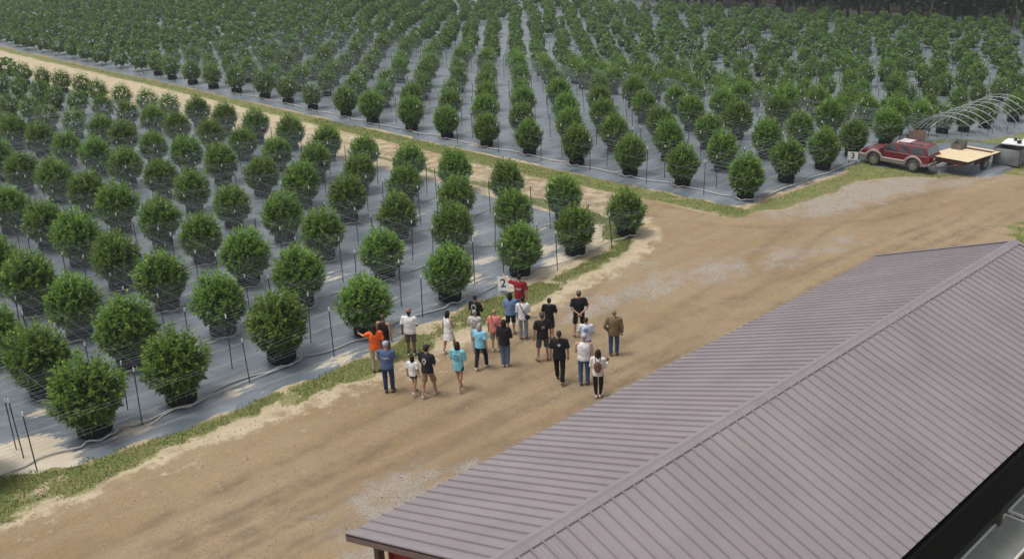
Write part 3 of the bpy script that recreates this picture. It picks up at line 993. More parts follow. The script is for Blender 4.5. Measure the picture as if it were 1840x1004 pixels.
# ------------------------------------------------------------------ trellis stakes, netting, hoses
stk = []
for (dist, x, y, w, field, a, b_) in plants:
    for side, dy in (('front', -0.72), ('back', 0.74)):
        if field == 'near' and a == 0 and x < 10: continue
        if field == 'near':
            sx, sy = x - 1.75 + random.uniform(-0.25, 0.25), y + dy + random.uniform(-0.15, 0.15)
        else:
            sx, sy = x + dy + random.uniform(-0.15, 0.15), y - 1.8 + random.uniform(-0.25, 0.25)
            if a == 0 and dy < 0: sx = max(sx, float(lane_cloth(sy)) + 0.25)
            if sy < 26.4: continue
        stk.append((math.hypot(math.hypot(sx, sy), 15), sx, sy, field, a, b_, side))
stk.append((34.5, 6.1, 28.3, 'left', 0, 0, 'middle')); stk.append((34.6, 6.1, 28.95, 'left', 0, 0, 'back')); stk.append((34, 6.15, 27.35, 'left', 0, 0, 'front'))
stk.sort()


def stake_meshes():
    b = MB(); b.box((0, 0, 0.86), (0.034, 0.010, 1.72)); b.box((0, 0.016, 0.86), (0.009, 0.024, 1.716))
    p = b.mesh('shaft', M_STAKE)
    b = MB(); b.box((0, 0.006, 1.78), (0.036, 0.034, 0.13))
    return p, b.mesh('tip', M_TIP)


SHAFT, TIP = stake_meshes()
N_STK = 290
for (dist, x, y, field, a, b_, side) in stk[:N_STK]:
    if field == 'near':
        lab = f'white tipped stake, near field {ORD[a]} row from road, {side} of {ORD[b_]} gap from lane'
    elif field == 'left':
        lab = f'dark stake in bare sand at left end of the near field, {side} one of three'
    else:
        lab = f'white tipped stake, far field {ORD[a]} row from lane, {side} of {ORD[b_]} gap from corner'
    t = thing('trellis_stake', lab, 'stake', (x, y, gz(x, y)), random.uniform(-0.4, 0.4), 'white tipped stakes between the potted bushes')
    t.rotation_euler = (random.uniform(-0.05, 0.05), random.uniform(-0.06, 0.06), t.rotation_euler.z)
    t.scale = (1, 1, random.uniform(0.88, 1.12))
    link(bpy.data.objects.new('shaft', SHAFT), t)
    link(bpy.data.objects.new('tip', TIP), t)
b = MB()
for (dist, x, y, *_x) in stk[N_STK:]:
    if dist > 120 or random.random() < 0.35: continue
    z = gz(x, y); h = random.uniform(1.6, 1.95)
    b.box((x, y, z + h / 2), (0.03, 0.03, h))
    b.box((x, y, z + h + 0.06), (0.042, 0.042, 0.12), mi=1)
o = b.build('distant_trellis_stakes', [M_STAKE, M_TIP])
tag(o, 'distant white tipped stakes scattered among the plants of the far field', 'stakes', kind='stuff')


def net(x0, x1, y0, y1, dx, dy, r, zs, name, label, slope):
    """strings of the plant netting, three-sided threads that sag between the stakes"""
    V, Q, n = [], [], 0

    def thread(P):
        nonlocal n
        m = len(P)
        if m < 2: return
        T = np.empty((m, 3, 3))
        for k, (oy, oz) in enumerate(((0, r), (-r, -r * 0.6), (r, -r * 0.6))):
            T[:, k] = P + ([0, oy, oz] if abs(P[-1][0] - P[0][0]) > abs(P[-1][1] - P[0][1]) else [oy, 0, oz])
        I = np.arange(m - 1)[:, None] * 3
        q = np.concatenate([np.stack([I[:, 0] + k, I[:, 0] + (k + 1) % 3, I[:, 0] + 3 + (k + 1) % 3, I[:, 0] + 3 + k], 1) for k in range(3)])
        V.append(T.reshape(-1, 3)); Q.append(q + n); n += m * 3

    for z in zs:
        for y in np.arange(y0, y1, dy):
            xs = np.arange(x0, x1 - slope * max(0, y - 28) + 0.1, 1.8)
            yy = y + (fbm(xs * 0.25, xs * 0 + y) - 0.5) * 0.35
            P = np.stack([xs, yy, ground_z(xs, yy) + z + (fbm(xs * 0.3 + y, xs * 0 + z * 7) - 0.5) * 0.28], 1)
            thread(P)
        for x in np.arange(x0, x1, dx):
            ys = np.arange(y0, y1 + 0.1, 1.9)
            xx = x - slope * np.maximum(0, ys - 28) + (fbm(ys * 0.25, ys * 0 + x) - 0.5) * 0.3
            P = np.stack([xx, ys, ground_z(xx, ys) + z + (fbm(ys * 0.3 + x, ys * 0 + z * 3) - 0.5) * 0.28], 1)
            thread(P)
    me = np_mesh(name, np.concatenate(V), np.concatenate(Q), [M_NET])
    tag(link(bpy.data.objects.new(name, me)), label, 'netting', kind='stuff')


net(-6, 34.0, 27.0, 75, 0.9, 0.22, 0.0029, (0.85, 1.38), 'plant_netting', 'fine pale string netting stretched across the bushes of the near field', 0.05)
net(39.9, 66, 26.5, 100, 0.7, 0.45, 0.0036, (0.9, 1.4), 'plant_netting', 'fine pale string netting stretched across the bushes of the far field', 0.01)


def hose(pts, r, label, grp='pale irrigation hoses along the bush rows'):
    b = MB(); b.tube(pts, r, 6)
    o = b.build('irrigation_hose', M_HOSE, smooth=True)
    tag(o, label, 'hose', grp)


def loop_path(cx, cy, r, a0, turns, n=14):
    return [(cx + r * math.cos(a0 + turns * k / n), cy + r * math.sin(a0 + turns * k / n), 0.10 + gz(cx, cy) + 0.03 * math.sin(k)) for k in range(n + 1)]


def wavy(p, q, amp, n=8):
    o = []
    for k in range(1, n):
        t = k / n
        o.append((p[0] + (q[0] - p[0]) * t + math.sin(t * 7 + p[1]) * amp * 0.4, p[1] + (q[1] - p[1]) * t + math.sin(t * 5.3 + p[0]) * amp, 0.085 + gz(p[0], p[1])))
    return o


front = sorted([p for p in plants if p[4] == 'near' and p[5] == 0], key=lambda p: p[1])
seen_front = [p for p in front if p[1] > 7]
path = [(3.0, 27.9, 0.05), (6.0, 27.75, 0.05)]
for n_, p in enumerate(seen_front):
    r = 0.60 * p[3] / 2
    path += wavy(path[-1], (p[1] - r * 0.7, p[2] - r * 0.8, 0.09), 0.14)
    path += loop_path(p[1], p[2], r, -2.3, 2.0 if n_ % 2 else 1.7)
hose(path[:int(len(path) * 0.34)], 0.030, 'pale hose looped round the two leftmost pots of the roadside row')
hose([(9.55, 27.35, 0.06), (10.1, 27.65, 0.07), (10.6, 27.75, 0.10), (11.1, 27.5, 0.12), (11.6, 27.7, 0.10)] + path[int(len(path) * 0.34):int(len(path) * 0.66)], 0.030, 'long pale hose along the cloth edge behind the people, mid roadside row')
hose(path[int(len(path) * 0.66):], 0.028, 'pale hose by the number two board, right end of the roadside row')
for j in range(1, 4):
    row = sorted([p for p in plants if p[4] == 'near' and p[5] == j], key=lambda p: p[1])
    path = []
    for n_, p in enumerate(row):
        r = 0.60 * p[3] / 2
        if path: path += wavy(path[-1], (p[1] - r * 0.7, p[2] - r * 0.8, 0.09), 0.2)
        path += loop_path(p[1], p[2], r, -2.3, 2.1)
    hose(path, 0.026, f'pale hose looping round the pots of the near field, {ORD[j]} row from road')
row = sorted([p for p in plants if p[4] == 'far' and p[5] == 0 and p[2] < 80], key=lambda p: p[2])
path = [(45.6, 26.75, 0.06), (43.0, 26.7, 0.06)]
for p in row:
    r = 0.60 * p[3] / 2
    path += wavy(path[-1], (p[1] - r * 0.8, p[2] - r * 0.7, 0.09), 0.25)
    path += loop_path(p[1], p[2], r, -2.2, -2.0)
hose(path, 0.032, 'pale hose draped along the front pots of the far field beside the lane')
hose([(51.5, 26.35, 0.06), (49.5, 26.6, 0.06), (48, 26.5, 0.06), (46.5, 26.75, 0.06), (45, 26.6, 0.06), (43.6, 26.8, 0.06), (42.2, 26.6, 0.06)], 0.032, 'pale hose on the cloth edge running towards the number three board')


# ------------------------------------------------------------------ people
CLOTH_MATS = {}


def cm(name, col, rough=0.85):
    k = (name, tuple(col))
    if k not in CLOTH_MATS:
        CLOTH_MATS[k] = plain(name, col, rough, spec=0.2, var=0.22, scale=9.0)
    return CLOTH_MATS[k]


SKIN = {'fair': (0.52, 0.31, 0.22), 'tan': (0.42, 0.235, 0.155), 'brown': (0.20, 0.105, 0.065)}
M_EYE = plain('dark_eye', (0.03, 0.02, 0.015), 0.2)
M_LIP = plain('lip_skin', (0.36, 0.13, 0.11), 0.5)
soft_parts = []      # meshes to be fused into one skin and smoothed
prints = []


def soft(b, name, mat, parent, vox, it=4, fold=0.0):
    o = b.build(name, mat, parent, smooth=True)
    m = o.modifiers.new('fuse', 'REMESH'); m.mode = 'VOXEL'; m.voxel_size = vox; m.use_smooth_shade = True
    s = o.modifiers.new('smooth', 'SMOOTH'); s.factor = 0.5; s.iterations = it
    if fold > 0:
        tx = bpy.data.textures.get('cloth_folds') or bpy.data.textures.new('cloth_folds', 'CLOUDS')
        tx.noise_scale = 0.11
        d = o.modifiers.new('fold', 'DISPLACE'); d.texture = tx; d.strength = fold; d.texture_coords = 'GLOBAL'
    soft_parts.append(o)
    return o


def person(label, x, y, h, face, top, top_col, bottom, bottom_col, hair_col, hair='short', skin='fair', arms=('down', 'down'), legs='stand',
           shoe=(0.6, 0.6, 0.58), build=1.0, cap=None, lean=0.0, extras=(), print_=None, female=False, socks=None, head_turn=0.0):
    FWD = math.atan2(0.740, 0.673) - math.pi / 2
    root = thing('person', label, 'person', (x, y, 0.0), FWD + math.radians(face), 'people gathered on the road by the near field')
    sk = cm(skin + '_skin', SKIN[skin], 0.55)
    bw = build
    sw = (0.108 if female else 0.122) * h * (0.9 + 0.1 * bw)      # shoulder joint half width
    hw = 0.056 * h
    L = lambda px, py, pz: Vector((px, py + lean * max(0.0, pz - 0.5 * h), pz))
    hipz, kneez, ankz, shz = 0.52 * h, 0.285 * h, 0.045 * h, 0.808 * h
    # legs
    if legs == 'stand': ft = [(-0.105, -0.01), (0.105, 0.03)]
    elif legs == 'wide': ft = [(-0.17, 0.0), (0.17, 0.02)]
    elif legs == 'close': ft = [(-0.065, 0.0), (0.07, 0.05)]
    elif legs == 'walk': ft = [(-0.08, 0.27), (0.09, -0.26)]
    else: ft = [(-0.08, -0.22), (0.09, 0.24)]
    legj = []
    for sgn, (fx, fy) in zip((-1, 1), ft):
        hip = Vector((sgn * hw, 0, hipz)); ank = Vector((fx * h / 1.75, fy * h / 1.75, ankz + (0.05 if fy < -0.15 else 0)))
        knee = hip.lerp(ank, 0.5) + Vector((sgn * 0.01, 0.035 + 0.10 * max(0, abs(fy) - 0.1), 0))
        legj.append((hip, knee, ank))
    # arms
    armj = []
    for sgn, a in zip((-1, 1), arms):
        S = L(sgn * sw, 0, shz)
        if a == 'down': E = S + Vector((sgn * 0.055, -0.03, -0.168 * h)); Wr = E + Vector((sgn * 0.005, 0.05, -0.142 * h))
        elif a == 'front': E = S + Vector((sgn * 0.05, 0.03, -0.165 * h)); Wr = E + Vector((-sgn * 0.14, 0.19, 0.02))
        elif a == 'behind': E = S + Vector((sgn * 0.085, -0.10, -0.155 * h)); Wr = Vector((sgn * 0.035, -0.165, 0.535 * h))
        elif a == 'hip': E = S + Vector((sgn * 0.115, -0.08, -0.15 * h)); Wr = Vector((sgn * (hw + 0.105), 0.03, 0.545 * h))
        elif a == 'raise': E = S + Vector((sgn * 0.22, 0.10, 0.04)); Wr = E + Vector((sgn * 0.16, 0.10, 0.13))
        elif a == 'point': E = S + Vector((sgn * 0.10, 0.14, -0.13)); Wr = E + Vector((sgn * 0.13, 0.19, 0.02))
        elif a == 'phone': E = S + Vector((sgn * 0.04, 0.02, -0.165 * h)); Wr = E + Vector((sgn * 0.05, 0.22, 0.05))
        elif a == 'swing': E = S + Vector((sgn * 0.06, -0.11, -0.155 * h)); Wr = E + Vector((0, 0.0, -0.14 * h))
        else: E = S + Vector((sgn * 0.05, 0.06, -0.160 * h)); Wr = E + Vector((0, 0.12, -0.115 * h))
        armj.append((S, E, Wr))
    # ---- body: one continuous skin
    b = MB()
    b.ball(L(0, 0, 0.715 * h), (0.098 * h * bw, 0.064 * h * bw, 0.125 * h))
    b.ball(L(0, 0.004, 0.615 * h), (0.082 * h * bw, 0.058 * h * bw, 0.10 * h))
    b.ball((0, 0, 0.535 * h), (0.094 * h * bw, 0.066 * h * bw, 0.07 * h))
    b.caps(L(-sw * 0.9, 0, shz), L(sw * 0.9, 0, shz), 0.036 * h, 0.036 * h)
    b.caps(L(0, 0, 0.80 * h), L(0, 0.012, 0.885 * h), 0.036 * h, 0.031 * h)
    hc = L(0, 0.02, 0.932 * h)
    HR = Matrix.Rotation(math.radians(head_turn), 3, 'Z')
    hp = lambda q: hc + HR @ Vector(q)
    b.ball(hp((0, 0, 0.012 * h)), (0.044 * h, 0.054 * h, 0.058 * h), rot=HR)
    b.ball(hp((0, 0.016 * h, -0.026 * h)), (0.033 * h, 0.040 * h, 0.040 * h), rot=HR)
    b.caps(hp((0, 0.054 * h, 0.004 * h)), hp((0, 0.062 * h, -0.014 * h)), 0.006 * h, 0.009 * h, 8)
    for sgn in (-1, 1): b.ball(hp((sgn * 0.046 * h, -0.004 * h, -0.004 * h)), (0.008 * h, 0.012 * h, 0.018 * h), 8, 6, rot=HR)
    for sgn, (hip, knee, ank) in zip((-1, 1), legj):
        kk = 0.74 if bottom in ('trousers', 'leggings') else 1.0
        b.caps(hip, knee, 0.052 * h * (0.7 + 0.3 * bw) * kk, 0.034 * h * kk)
        b.caps(knee, ank, 0.033 * h * kk, 0.021 * h)
        b.ball(knee.lerp(ank, 0.28) + Vector((0, -0.014, 0)), (0.031 * h * kk, 0.034 * h * kk, 0.075 * h))
        b.caps(ank + Vector((0, -0.02, -0.012)), ank + Vector((sgn * 0.02, 0.135, -ank.z + 0.03)), 0.026 * h * 0.9, 0.017 * h)
    for sgn, (S, E, Wr) in zip((-1, 1), armj):
        b.caps(S, E, 0.030 * h * (0.8 + 0.2 * bw), 0.0235 * h)
        b.caps(E, Wr, 0.0235 * h, 0.0165 * h)
        d = (Wr - E).normalized()
        b.ball(Wr + d * 0.028 * h, (0.020 * h, 0.020 * h, 0.030 * h), 10, 6, rot=d.to_track_quat('Z', 'Y').to_matrix())
    body = soft(b, 'body', sk, root, 0.0135, 2)
    # fingers, eyes and mouth join the body's own mesh after the skin is fused
    ex = MB()
    for sgn, (S, E, Wr) in zip((-1, 1), armj):
        d = (Wr - E).normalized()
        sd = d.cross(Vector((0, 1, 0.2))); sd = sd.normalized() if sd.length > 0.1 else Vector((1, 0, 0))
        cu = sd.cross(d)
        if cu.y < 0 and sgn: cu = -cu
        base = Wr + d * 0.046 * h
        for k, ln in enumerate((0.036, 0.042, 0.040, 0.031)):
            o_ = sd * (k - 1.5) * 0.0105 * h
            p0 = base + o_ - d * 0.012 * h; p1 = p0 + d * (0.012 + ln * 0.5) * h + cu * 0.005; p2 = p1 + d * ln * 0.42 * h + cu * 0.014 * h
            ex.tube([p0, p1, p2], [0.0056 * h, 0.0052 * h, 0.004 * h], 6)
        tb = Wr + d * 0.022 * h + sd * -0.014 * h
        ex.tube([tb, tb + (-sd * 0.6 + d * 0.8) * 0.024 * h, tb + (-sd * 0.5 + d) * 0.042 * h + cu * 0.01], [0.0065 * h, 0.0062 * h, 0.0048 * h], 6)
    for sgn in (-1, 1): ex.ball(hp((sgn * 0.0175 * h, 0.0475 * h, 0.006 * h)), 0.0068 * h, 8, 6, mi=1)
    ex.ball(hp((0, 0.0525 * h, -0.030 * h)), (0.014 * h, 0.005 * h, 0.004 * h), 8, 6, mi=2, rot=HR)
    body['extra'] = 1
    body_extra[body] = (ex, [sk, M_EYE, M_LIP])
    # ---- top
    tc = cm('fabric', top_col)
    hem = {'tee': 0.485, 'tank': 0.50, 'hoodie': 0.43, 'jacket': 0.465, 'dress': 0.33, 'long': 0.47}[top] * h
    b = MB()
    g = 0.014 + (0.006 if top in ('hoodie', 'jacket') else 0)
    rows = []
    for z, rx, ry in ((0.475, 0.102, 0.076), (0.55, 0.101, 0.074), (0.61, 0.092, 0.069), (0.67, 0.099, 0.071), (0.74, 0.106, 0.072), (0.79, 0.104, 0.062), (0.825, 0.074, 0.048), (0.842, 0.046, 0.040)):
        rows.append([z * h, rx * h * bw + g, ry * h * bw + g])
    if top == 'dress': rows = [[hem, 0.125 * h, 0.105 * h], [0.42 * h, 0.118 * h, 0.098 * h]] + rows
    elif hem < rows[0][0]: rows = [[hem, rows[0][1] * 1.02, rows[0][2] * 1.02]] + rows
    else: rows[0][0] = hem
    b.rings([(z, rx, ry, 0, lean * max(0, z - 0.5 * h)) for z, rx, ry in rows])
    if top not in ('tank', 'dress'):
        b.caps(L(-sw * 0.9, 0, shz + 0.003), L(sw * 0.9, 0, shz + 0.003), 0.036 * h + g, 0.036 * h + g)
    for sgn, (S, E, Wr) in zip((-1, 1), armj):
        if top == 'tee': b.tube([S + Vector((-sgn * 0.03, 0, 0.02)), S, S.lerp(E, 0.35), S.lerp(E, 0.78)], [0.033 * h + g, 0.034 * h + g, 0.033 * h + g, 0.033 * h + g + 0.008], 12)
        elif top in ('hoodie', 'jacket', 'long'):
            b.tube([S + Vector((-sgn * 0.03, 0, 0.02)), S, S.lerp(E, 0.5), E, E.lerp(Wr, 0.5), E.lerp(Wr, 0.97)], [0.034 * h + g, 0.034 * h + g, 0.030 * h + g, 0.028 * h + g, 0.025 * h + g, 0.021 * h + g * 0.7], 12)
    if top == 'hoodie': b.ball(L(0, -0.075, 0.825 * h), (0.085, 0.055, 0.06))
    shirt = soft(b, {'tee': 'shirt', 'tank': 'vest_top', 'hoodie': 'hoodie', 'jacket': 'jacket', 'dress': 'dress', 'long': 'shirt'}[top], tc, root, 0.0145, 3, 0.024)
    # ---- bottom
    if bottom:
        bc = cm('bottom_fabric', bottom_col)
        b = MB()
        b.rings([(0.455 * h, 0.094 * h * bw + 0.008, 0.070 * h * bw + 0.01, 0, 0), (0.50 * h, 0.099 * h * bw + 0.008, 0.074 * h * bw + 0.01, 0, 0), (0.56 * h, 0.094 * h * bw + 0.006, 0.070 * h * bw + 0.006, 0, 0), (0.585 * h, 0.088 * h * bw + 0.005, 0.066 * h * bw + 0.005, 0, 0)])
        for sgn, (hip, knee, ank) in zip((-1, 1), legj):
            hp_ = hip + Vector((0, 0, -0.02))
            if bottom == 'trousers':
                b.tube([hp_, hip.lerp(knee, 0.5), knee, knee.lerp(ank, 0.5), knee.lerp(ank, 0.98)], [0.056 * h * (0.7 + 0.3 * bw), 0.051 * h, 0.046 * h, 0.041 * h, 0.038 * h], 14)
            elif bottom == 'leggings':
                b.tube([hp_, hip.lerp(knee, 0.5), knee, knee.lerp(ank, 0.3), knee.lerp(ank, 0.95)], [0.055 * h, 0.047 * h, 0.042 * h, 0.041 * h, 0.027 * h], 14)
            elif bottom == 'shorts':
                b.tube([hp_, hip.lerp(knee, 0.5), hip.lerp(knee, 0.98)], [0.057 * h * (0.7 + 0.3 * bw), 0.054 * h, 0.054 * h], 14)
            else:
                b.tube([hp_, hip.lerp(knee, 0.42)], [0.057 * h, 0.055 * h], 14)
        soft(b, 'trousers' if bottom in ('trousers', 'leggings') else 'shorts', bc, root, 0.0145, 2, 0.016)
    # ---- shoes
    shm = cm('shoe_leather', shoe, 0.6)
    for sgn, (hip, knee, ank) in zip((-1, 1), legj):
        lift = 0.05 if ank.z > ankz + 0.01 else 0.0
        b = MB()
        a0 = Vector((ank.x, ank.y, 0))
        tow = Vector((sgn * 0.03, 0.17, 0))
        prof = [(-0.065, 0.030, 0.055), (-0.03, 0.040, 0.085), (0.03, 0.042, 0.085), (0.09, 0.047, 0.060), (0.15, 0.045, 0.045), (0.185, 0.028, 0.034)]
        n = 10; vs = []
        for (py, rx, rz) in prof:
            for k in range(n):
                t = 2 * math.pi * k / n
                vs.append(a0 + Vector((rx * math.cos(t) + tow.x * py / 0.17, py * h / 1.75, max(0.0, rz * 0.5 + rz * 0.55 * math.sin(t)) + lift)))
        fs = [(i * n + k, i * n + (k + 1) % n, (i + 1) * n + (k + 1) % n, (i + 1) * n + k) for i in range(len(prof) - 1) for k in range(n)]
        fs += [tuple(range(n - 1, -1, -1)), tuple(range((len(prof) - 1) * n, len(prof) * n))]
        b.add(vs, fs)
        b.build('shoe', shm, root, smooth=True)
        if socks:
            b = MB(); b.tube([ank + Vector((0, 0, -0.02)), ank.lerp(knee, 0.22)], [0.026 * h, 0.029 * h], 12); b.build('sock', cm('sock_knit', socks), root, smooth=True)
    # ---- hair and headgear
    if hair != 'bald':
        hm = cm('hair', hair_col, 0.6)
        b = MB()
        b.ball(hp((0, -0.012 * h, 0.020 * h)), (0.049 * h, 0.054 * h, 0.055 * h), rot=HR)
        if hair == 'short':
            b.ball(hp((0, -0.026 * h, -0.004 * h)), (0.044 * h, 0.034 * h, 0.036 * h), rot=HR)
        if hair in ('long', 'bob'):
            dn = 0.085 * h if hair == 'bob' else 0.155 * h
            b.caps(hp((0, -0.026 * h, 0.0)), hp((0, -0.046 * h, -dn + 0.02 * h)), 0.050 * h, 0.036 * h)
            for sgn in (-1, 1): b.caps(hp((sgn * 0.040 * h, -0.008 * h, 0.0)), hp((sgn * 0.044 * h, -0.022 * h, -dn + 0.025 * h)), 0.020 * h, 0.017 * h)
        if hair == 'ponytail':
            b.ball(hp((0, -0.026 * h, 0.0)), (0.042 * h, 0.034 * h, 0.034 * h), rot=HR)
            b.caps(hp((0, -0.060 * h, 0.005 * h)), hp((0, -0.085 * h, -0.10 * h)), 0.020 * h, 0.011 * h)
        if hair == 'bun':
            b.ball(hp((0, -0.026 * h, 0.0)), (0.042 * h, 0.034 * h, 0.034 * h), rot=HR)
            b.ball(hp((0, -0.055 * h, 0.045 * h)), 0.026 * h)
        soft(b, 'hair', hm, root, 0.011, 2, 0.012)
    if cap:
        cmn = cm('cap_cloth', cap)
        b = MB()
        n = 16
        rows = [(0.028, 1.0), (0.050, 0.97), (0.068, 0.80), (0.080, 0.50), (0.084, 0.10)]
        vs = [hp((0.054 * h * k_ * math.cos(2 * math.pi * k / n), (-0.008 + 0.0) * h + 0.062 * h * k_ * math.sin(2 * math.pi * k / n), zz * h)) for zz, k_ in rows for k in range(n)]
        fs = [(i * n + k, i * n + (k + 1) % n, (i + 1) * n + (k + 1) % n, (i + 1) * n + k) for i in range(len(rows) - 1) for k in range(n)] + [tuple(range(4 * n, 5 * n))]
        b.add(vs, fs)
        vs = []
        for zz in (0.026, 0.031):
            for k in range(9):
                a = math.pi * k / 8
                vs.append(hp((0.050 * h * math.cos(a), (0.044 + 0.062 * math.sin(a)) * h, zz * h)))
        fs = [tuple(range(8, -1, -1)), tuple(range(9, 18))] + [(k, k + 1, 10 + k, 9 + k) for k in range(8)] + [(8, 0, 9, 17)]
        b.add(vs, fs)
        b.build('cap', cmn, root, smooth=True)
    # ---- carried gear
    for e in extras:
        if e[0] == 'backpack':
            b = MB()
            b.ball(L(0, -0.15, 0.68 * h), (0.125, 0.085, 0.19)); b.ball(L(0, -0.19, 0.63 * h), (0.095, 0.06, 0.09))
            soft(b, 'backpack', cm('bag_leather', e[1], 0.5), root, 0.014, 2)
            for sgn in (-1, 1):
                b = MB(); b.tube([L(sgn * 0.07, -0.12, 0.79 * h), L(sgn * 0.085, -0.03, 0.862 * h), L(sgn * 0.09, 0.085, 0.80 * h), L(sgn * 0.10, 0.105, 0.70 * h)], 0.014, 6); b.build('strap', cm('bag_leather', e[1], 0.5), root)
        elif e[0] == 'shoulder_bag':
            b = MB(); b.ball(Vector((0.155, -0.085, 0.535 * h)), (0.115, 0.06, 0.10)); soft(b, 'shoulder_bag', cm('bag_leather', e[1], 0.5), root, 0.014, 2)
            b = MB(); b.tube([(0.15, -0.115, 0.57 * h), L(0.06, -0.128, 0.66 * h), L(-0.04, -0.125, 0.76 * h), L(-0.10, -0.075, 0.845 * h), L(-0.085, 0.04, 0.86 * h)], 0.017, 6); b.build('strap', cm('bag_leather', e[1], 0.5), root)
        elif e[0] == 'vest':
            b = MB()
            b.rings([(z * h, rx * h * bw + 0.026, ry * h * bw + 0.026, 0, 0) for z, rx, ry in ((0.50, 0.100, 0.074), (0.60, 0.094, 0.070), (0.70, 0.100, 0.072), (0.77, 0.098, 0.066), (0.825, 0.070, 0.048))])
            soft(b, 'vest', cm('fabric', e[1]), root, 0.0145, 3, 0.02)
        elif e[0] == 'phone':
            S, E, Wr = armj[1]
            b = MB(); b.box(Wr + Vector((0, 0.09, 0.03)), (0.07, 0.012, 0.14)); b.build('phone', M_INK, root)
        elif e[0] == 'tattoo':
            pass
    if print_:
        prints.append((shirt, root, h, lean, print_))
    return root


body_extra = {}
BLK = (0.014, 0.013, 0.015); DKHAIR = (0.022, 0.014, 0.010); BRHAIR = (0.060, 0.034, 0.018); GRHAIR = (0.33, 0.31, 0.29); BLOND = (0.36, 0.26, 0.13)
JEAN = (0.075, 0.125, 0.21); DJEAN = (0.022, 0.030, 0.055); WHITE = (0.74, 0.75, 0.77)
person('person in an orange T-shirt and beige trousers with long dark hair, pointing at a bush', 16.64, 25.26, 1.76, 12, 'tee', (0.80, 0.135, 0.025), 'trousers', (0.40, 0.34, 0.25), DKHAIR, 'long', 'tan', ('point', 'down'), 'stand', BLK)
person('person in a black vest over bare arms standing behind the orange shirt', 17.35, 25.72, 1.74, -20, 'tank', BLK, 'trousers', (0.10, 0.08, 0.07), (0.075, 0.065, 0.035), 'short', 'tan', ('front', 'down'), 'stand', BLK, extras=(('vest', (0.02, 0.012, 0.012)),))
person('man in a slate blue T-shirt with pale lettering across the back and dark blue jeans', 16.04, 23.75, 1.80, -8, 'tee', (0.085, 0.125, 0.245), 'trousers', (0.030, 0.045, 0.105), GRHAIR, 'short', 'fair', ('front', 'front'), 'stand', BLK, 1.12, cap=(0.36, 0.38, 0.46), print_=('line', WHITE))
person('short person in a white shirt and dark shorts walking left of the khaki shorts man', 16.55, 23.08, 1.34, -20, 'tee', WHITE, 'short_shorts', (0.03, 0.035, 0.05), DKHAIR, 'bob', 'tan', ('down', 'down'), 'walk', (0.55, 0.52, 0.46), 0.92, female=True)
person('man in a black T-shirt with big pale back print, khaki shorts and white shoes', 16.76, 22.58, 1.80, -30, 'tee', (0.018, 0.017, 0.024), 'shorts', (0.265, 0.185, 0.105), DKHAIR, 'short', 'tan', ('front', 'front'), 'back', (0.66, 0.62, 0.56), 1.1, cap=(0.03, 0.027, 0.026), print_=('crest', (0.55, 0.55, 0.55)))
person('man in plain white T-shirt, charcoal shorts and dull red cap on the verge', 18.24, 25.42, 1.74, -10, 'tee', WHITE, 'shorts', (0.105, 0.085, 0.08), DKHAIR, 'short', 'brown', ('down', 'front'), 'stand', (0.62, 0.62, 0.62), 1.12, cap=(0.30, 0.13, 0.12), socks=(0.04, 0.04, 0.04))
person('woman in a sleeveless white dress with black bobbed hair at the verge', 19.24, 24.54, 1.62, -45, 'dress', (0.78, 0.77, 0.75), None, None, BLK, 'bob', 'tan', ('down', 'front'), 'back', (0.74, 0.72, 0.70), 1.0, female=True)
person('woman in a turquoise hoodie with dark back print and bare legs', 17.71, 22.19, 1.72, -18, 'hoodie', (0.23, 0.56, 0.66), 'short_shorts', (0.02, 0.02, 0.03), DKHAIR, 'long', 'tan', ('front', 'front'), 'walk', (0.60, 0.50, 0.40), 0.98, female=True, print_=('bands', (0.05, 0.10, 0.15)))
person('woman in a sky blue T-shirt and dark navy trousers with grey hair', 19.2, 22.81, 1.68, -28, 'tee', (0.24, 0.56, 0.74), 'trousers', (0.016, 0.022, 0.045), (0.36, 0.33, 0.30), 'bob', 'fair', ('front', 'down'), 'back', (0.72, 0.72, 0.68), 1.08, female=True)
person('woman in a grey and white patterned top with cropped grey hair', 19.91, 23.88, 1.62, -12, 'tee', (0.52, 0.50, 0.47), 'trousers', (0.42, 0.41, 0.40), GRHAIR, 'short', 'fair', ('front', 'front'), 'stand', (0.6, 0.6, 0.58), 1.05, female=True, print_=('spots', (0.16, 0.15, 0.14)))
person('person in a black top with a pale looped back print standing nearest the cloth', 20.82, 24.9, 1.60, -30, 'long', BLK, 'trousers', (0.02, 0.02, 0.022), DKHAIR, 'bun', 'tan', ('front', 'front'), 'stand', BLK, 1.0, print_=('ring', (0.46, 0.45, 0.43)))
person('woman in a salmon pink T-shirt and khaki shorts with blond hair', 20.47, 23.48, 1.58, -15, 'tee', (0.66, 0.225, 0.195), 'shorts', (0.30, 0.25, 0.185), BLOND, 'short', 'fair', ('down', 'front'), 'stand', (0.76, 0.74, 0.70), 1.1, female=True, extras=(('shoulder_bag', BLK),))
person('woman in a black long sleeved top and light blue jeans with dark hair', 19.87, 22.34, 1.74, -22, 'long', (0.016, 0.014, 0.020), 'trousers', (0.115, 0.165, 0.25), DKHAIR, 'long', 'tan', ('front', 'front'), 'close', (0.52, 0.50, 0.50), 1.05, female=True)
person('woman in a denim blue top and dark shorts with curly black hair', 21.79, 24.1, 1.64, -6, 'tee', (0.155, 0.235, 0.40), 'shorts', (0.018, 0.024, 0.045), BLK, 'long', 'fair', ('front', 'front'), 'stand', (0.3, 0.3, 0.3), 1.12, female=True)
person('woman in a white top and faded jeans with a black shoulder bag', 21.85, 23.5, 1.62, -4, 'long', (0.72, 0.73, 0.76), 'trousers', (0.22, 0.285, 0.36), DKHAIR, 'short', 'fair', ('front', 'front'), 'stand', (0.10, 0.07, 0.05), 1.0, female=True, extras=(('shoulder_bag', (0.012, 0.014, 0.030)),))
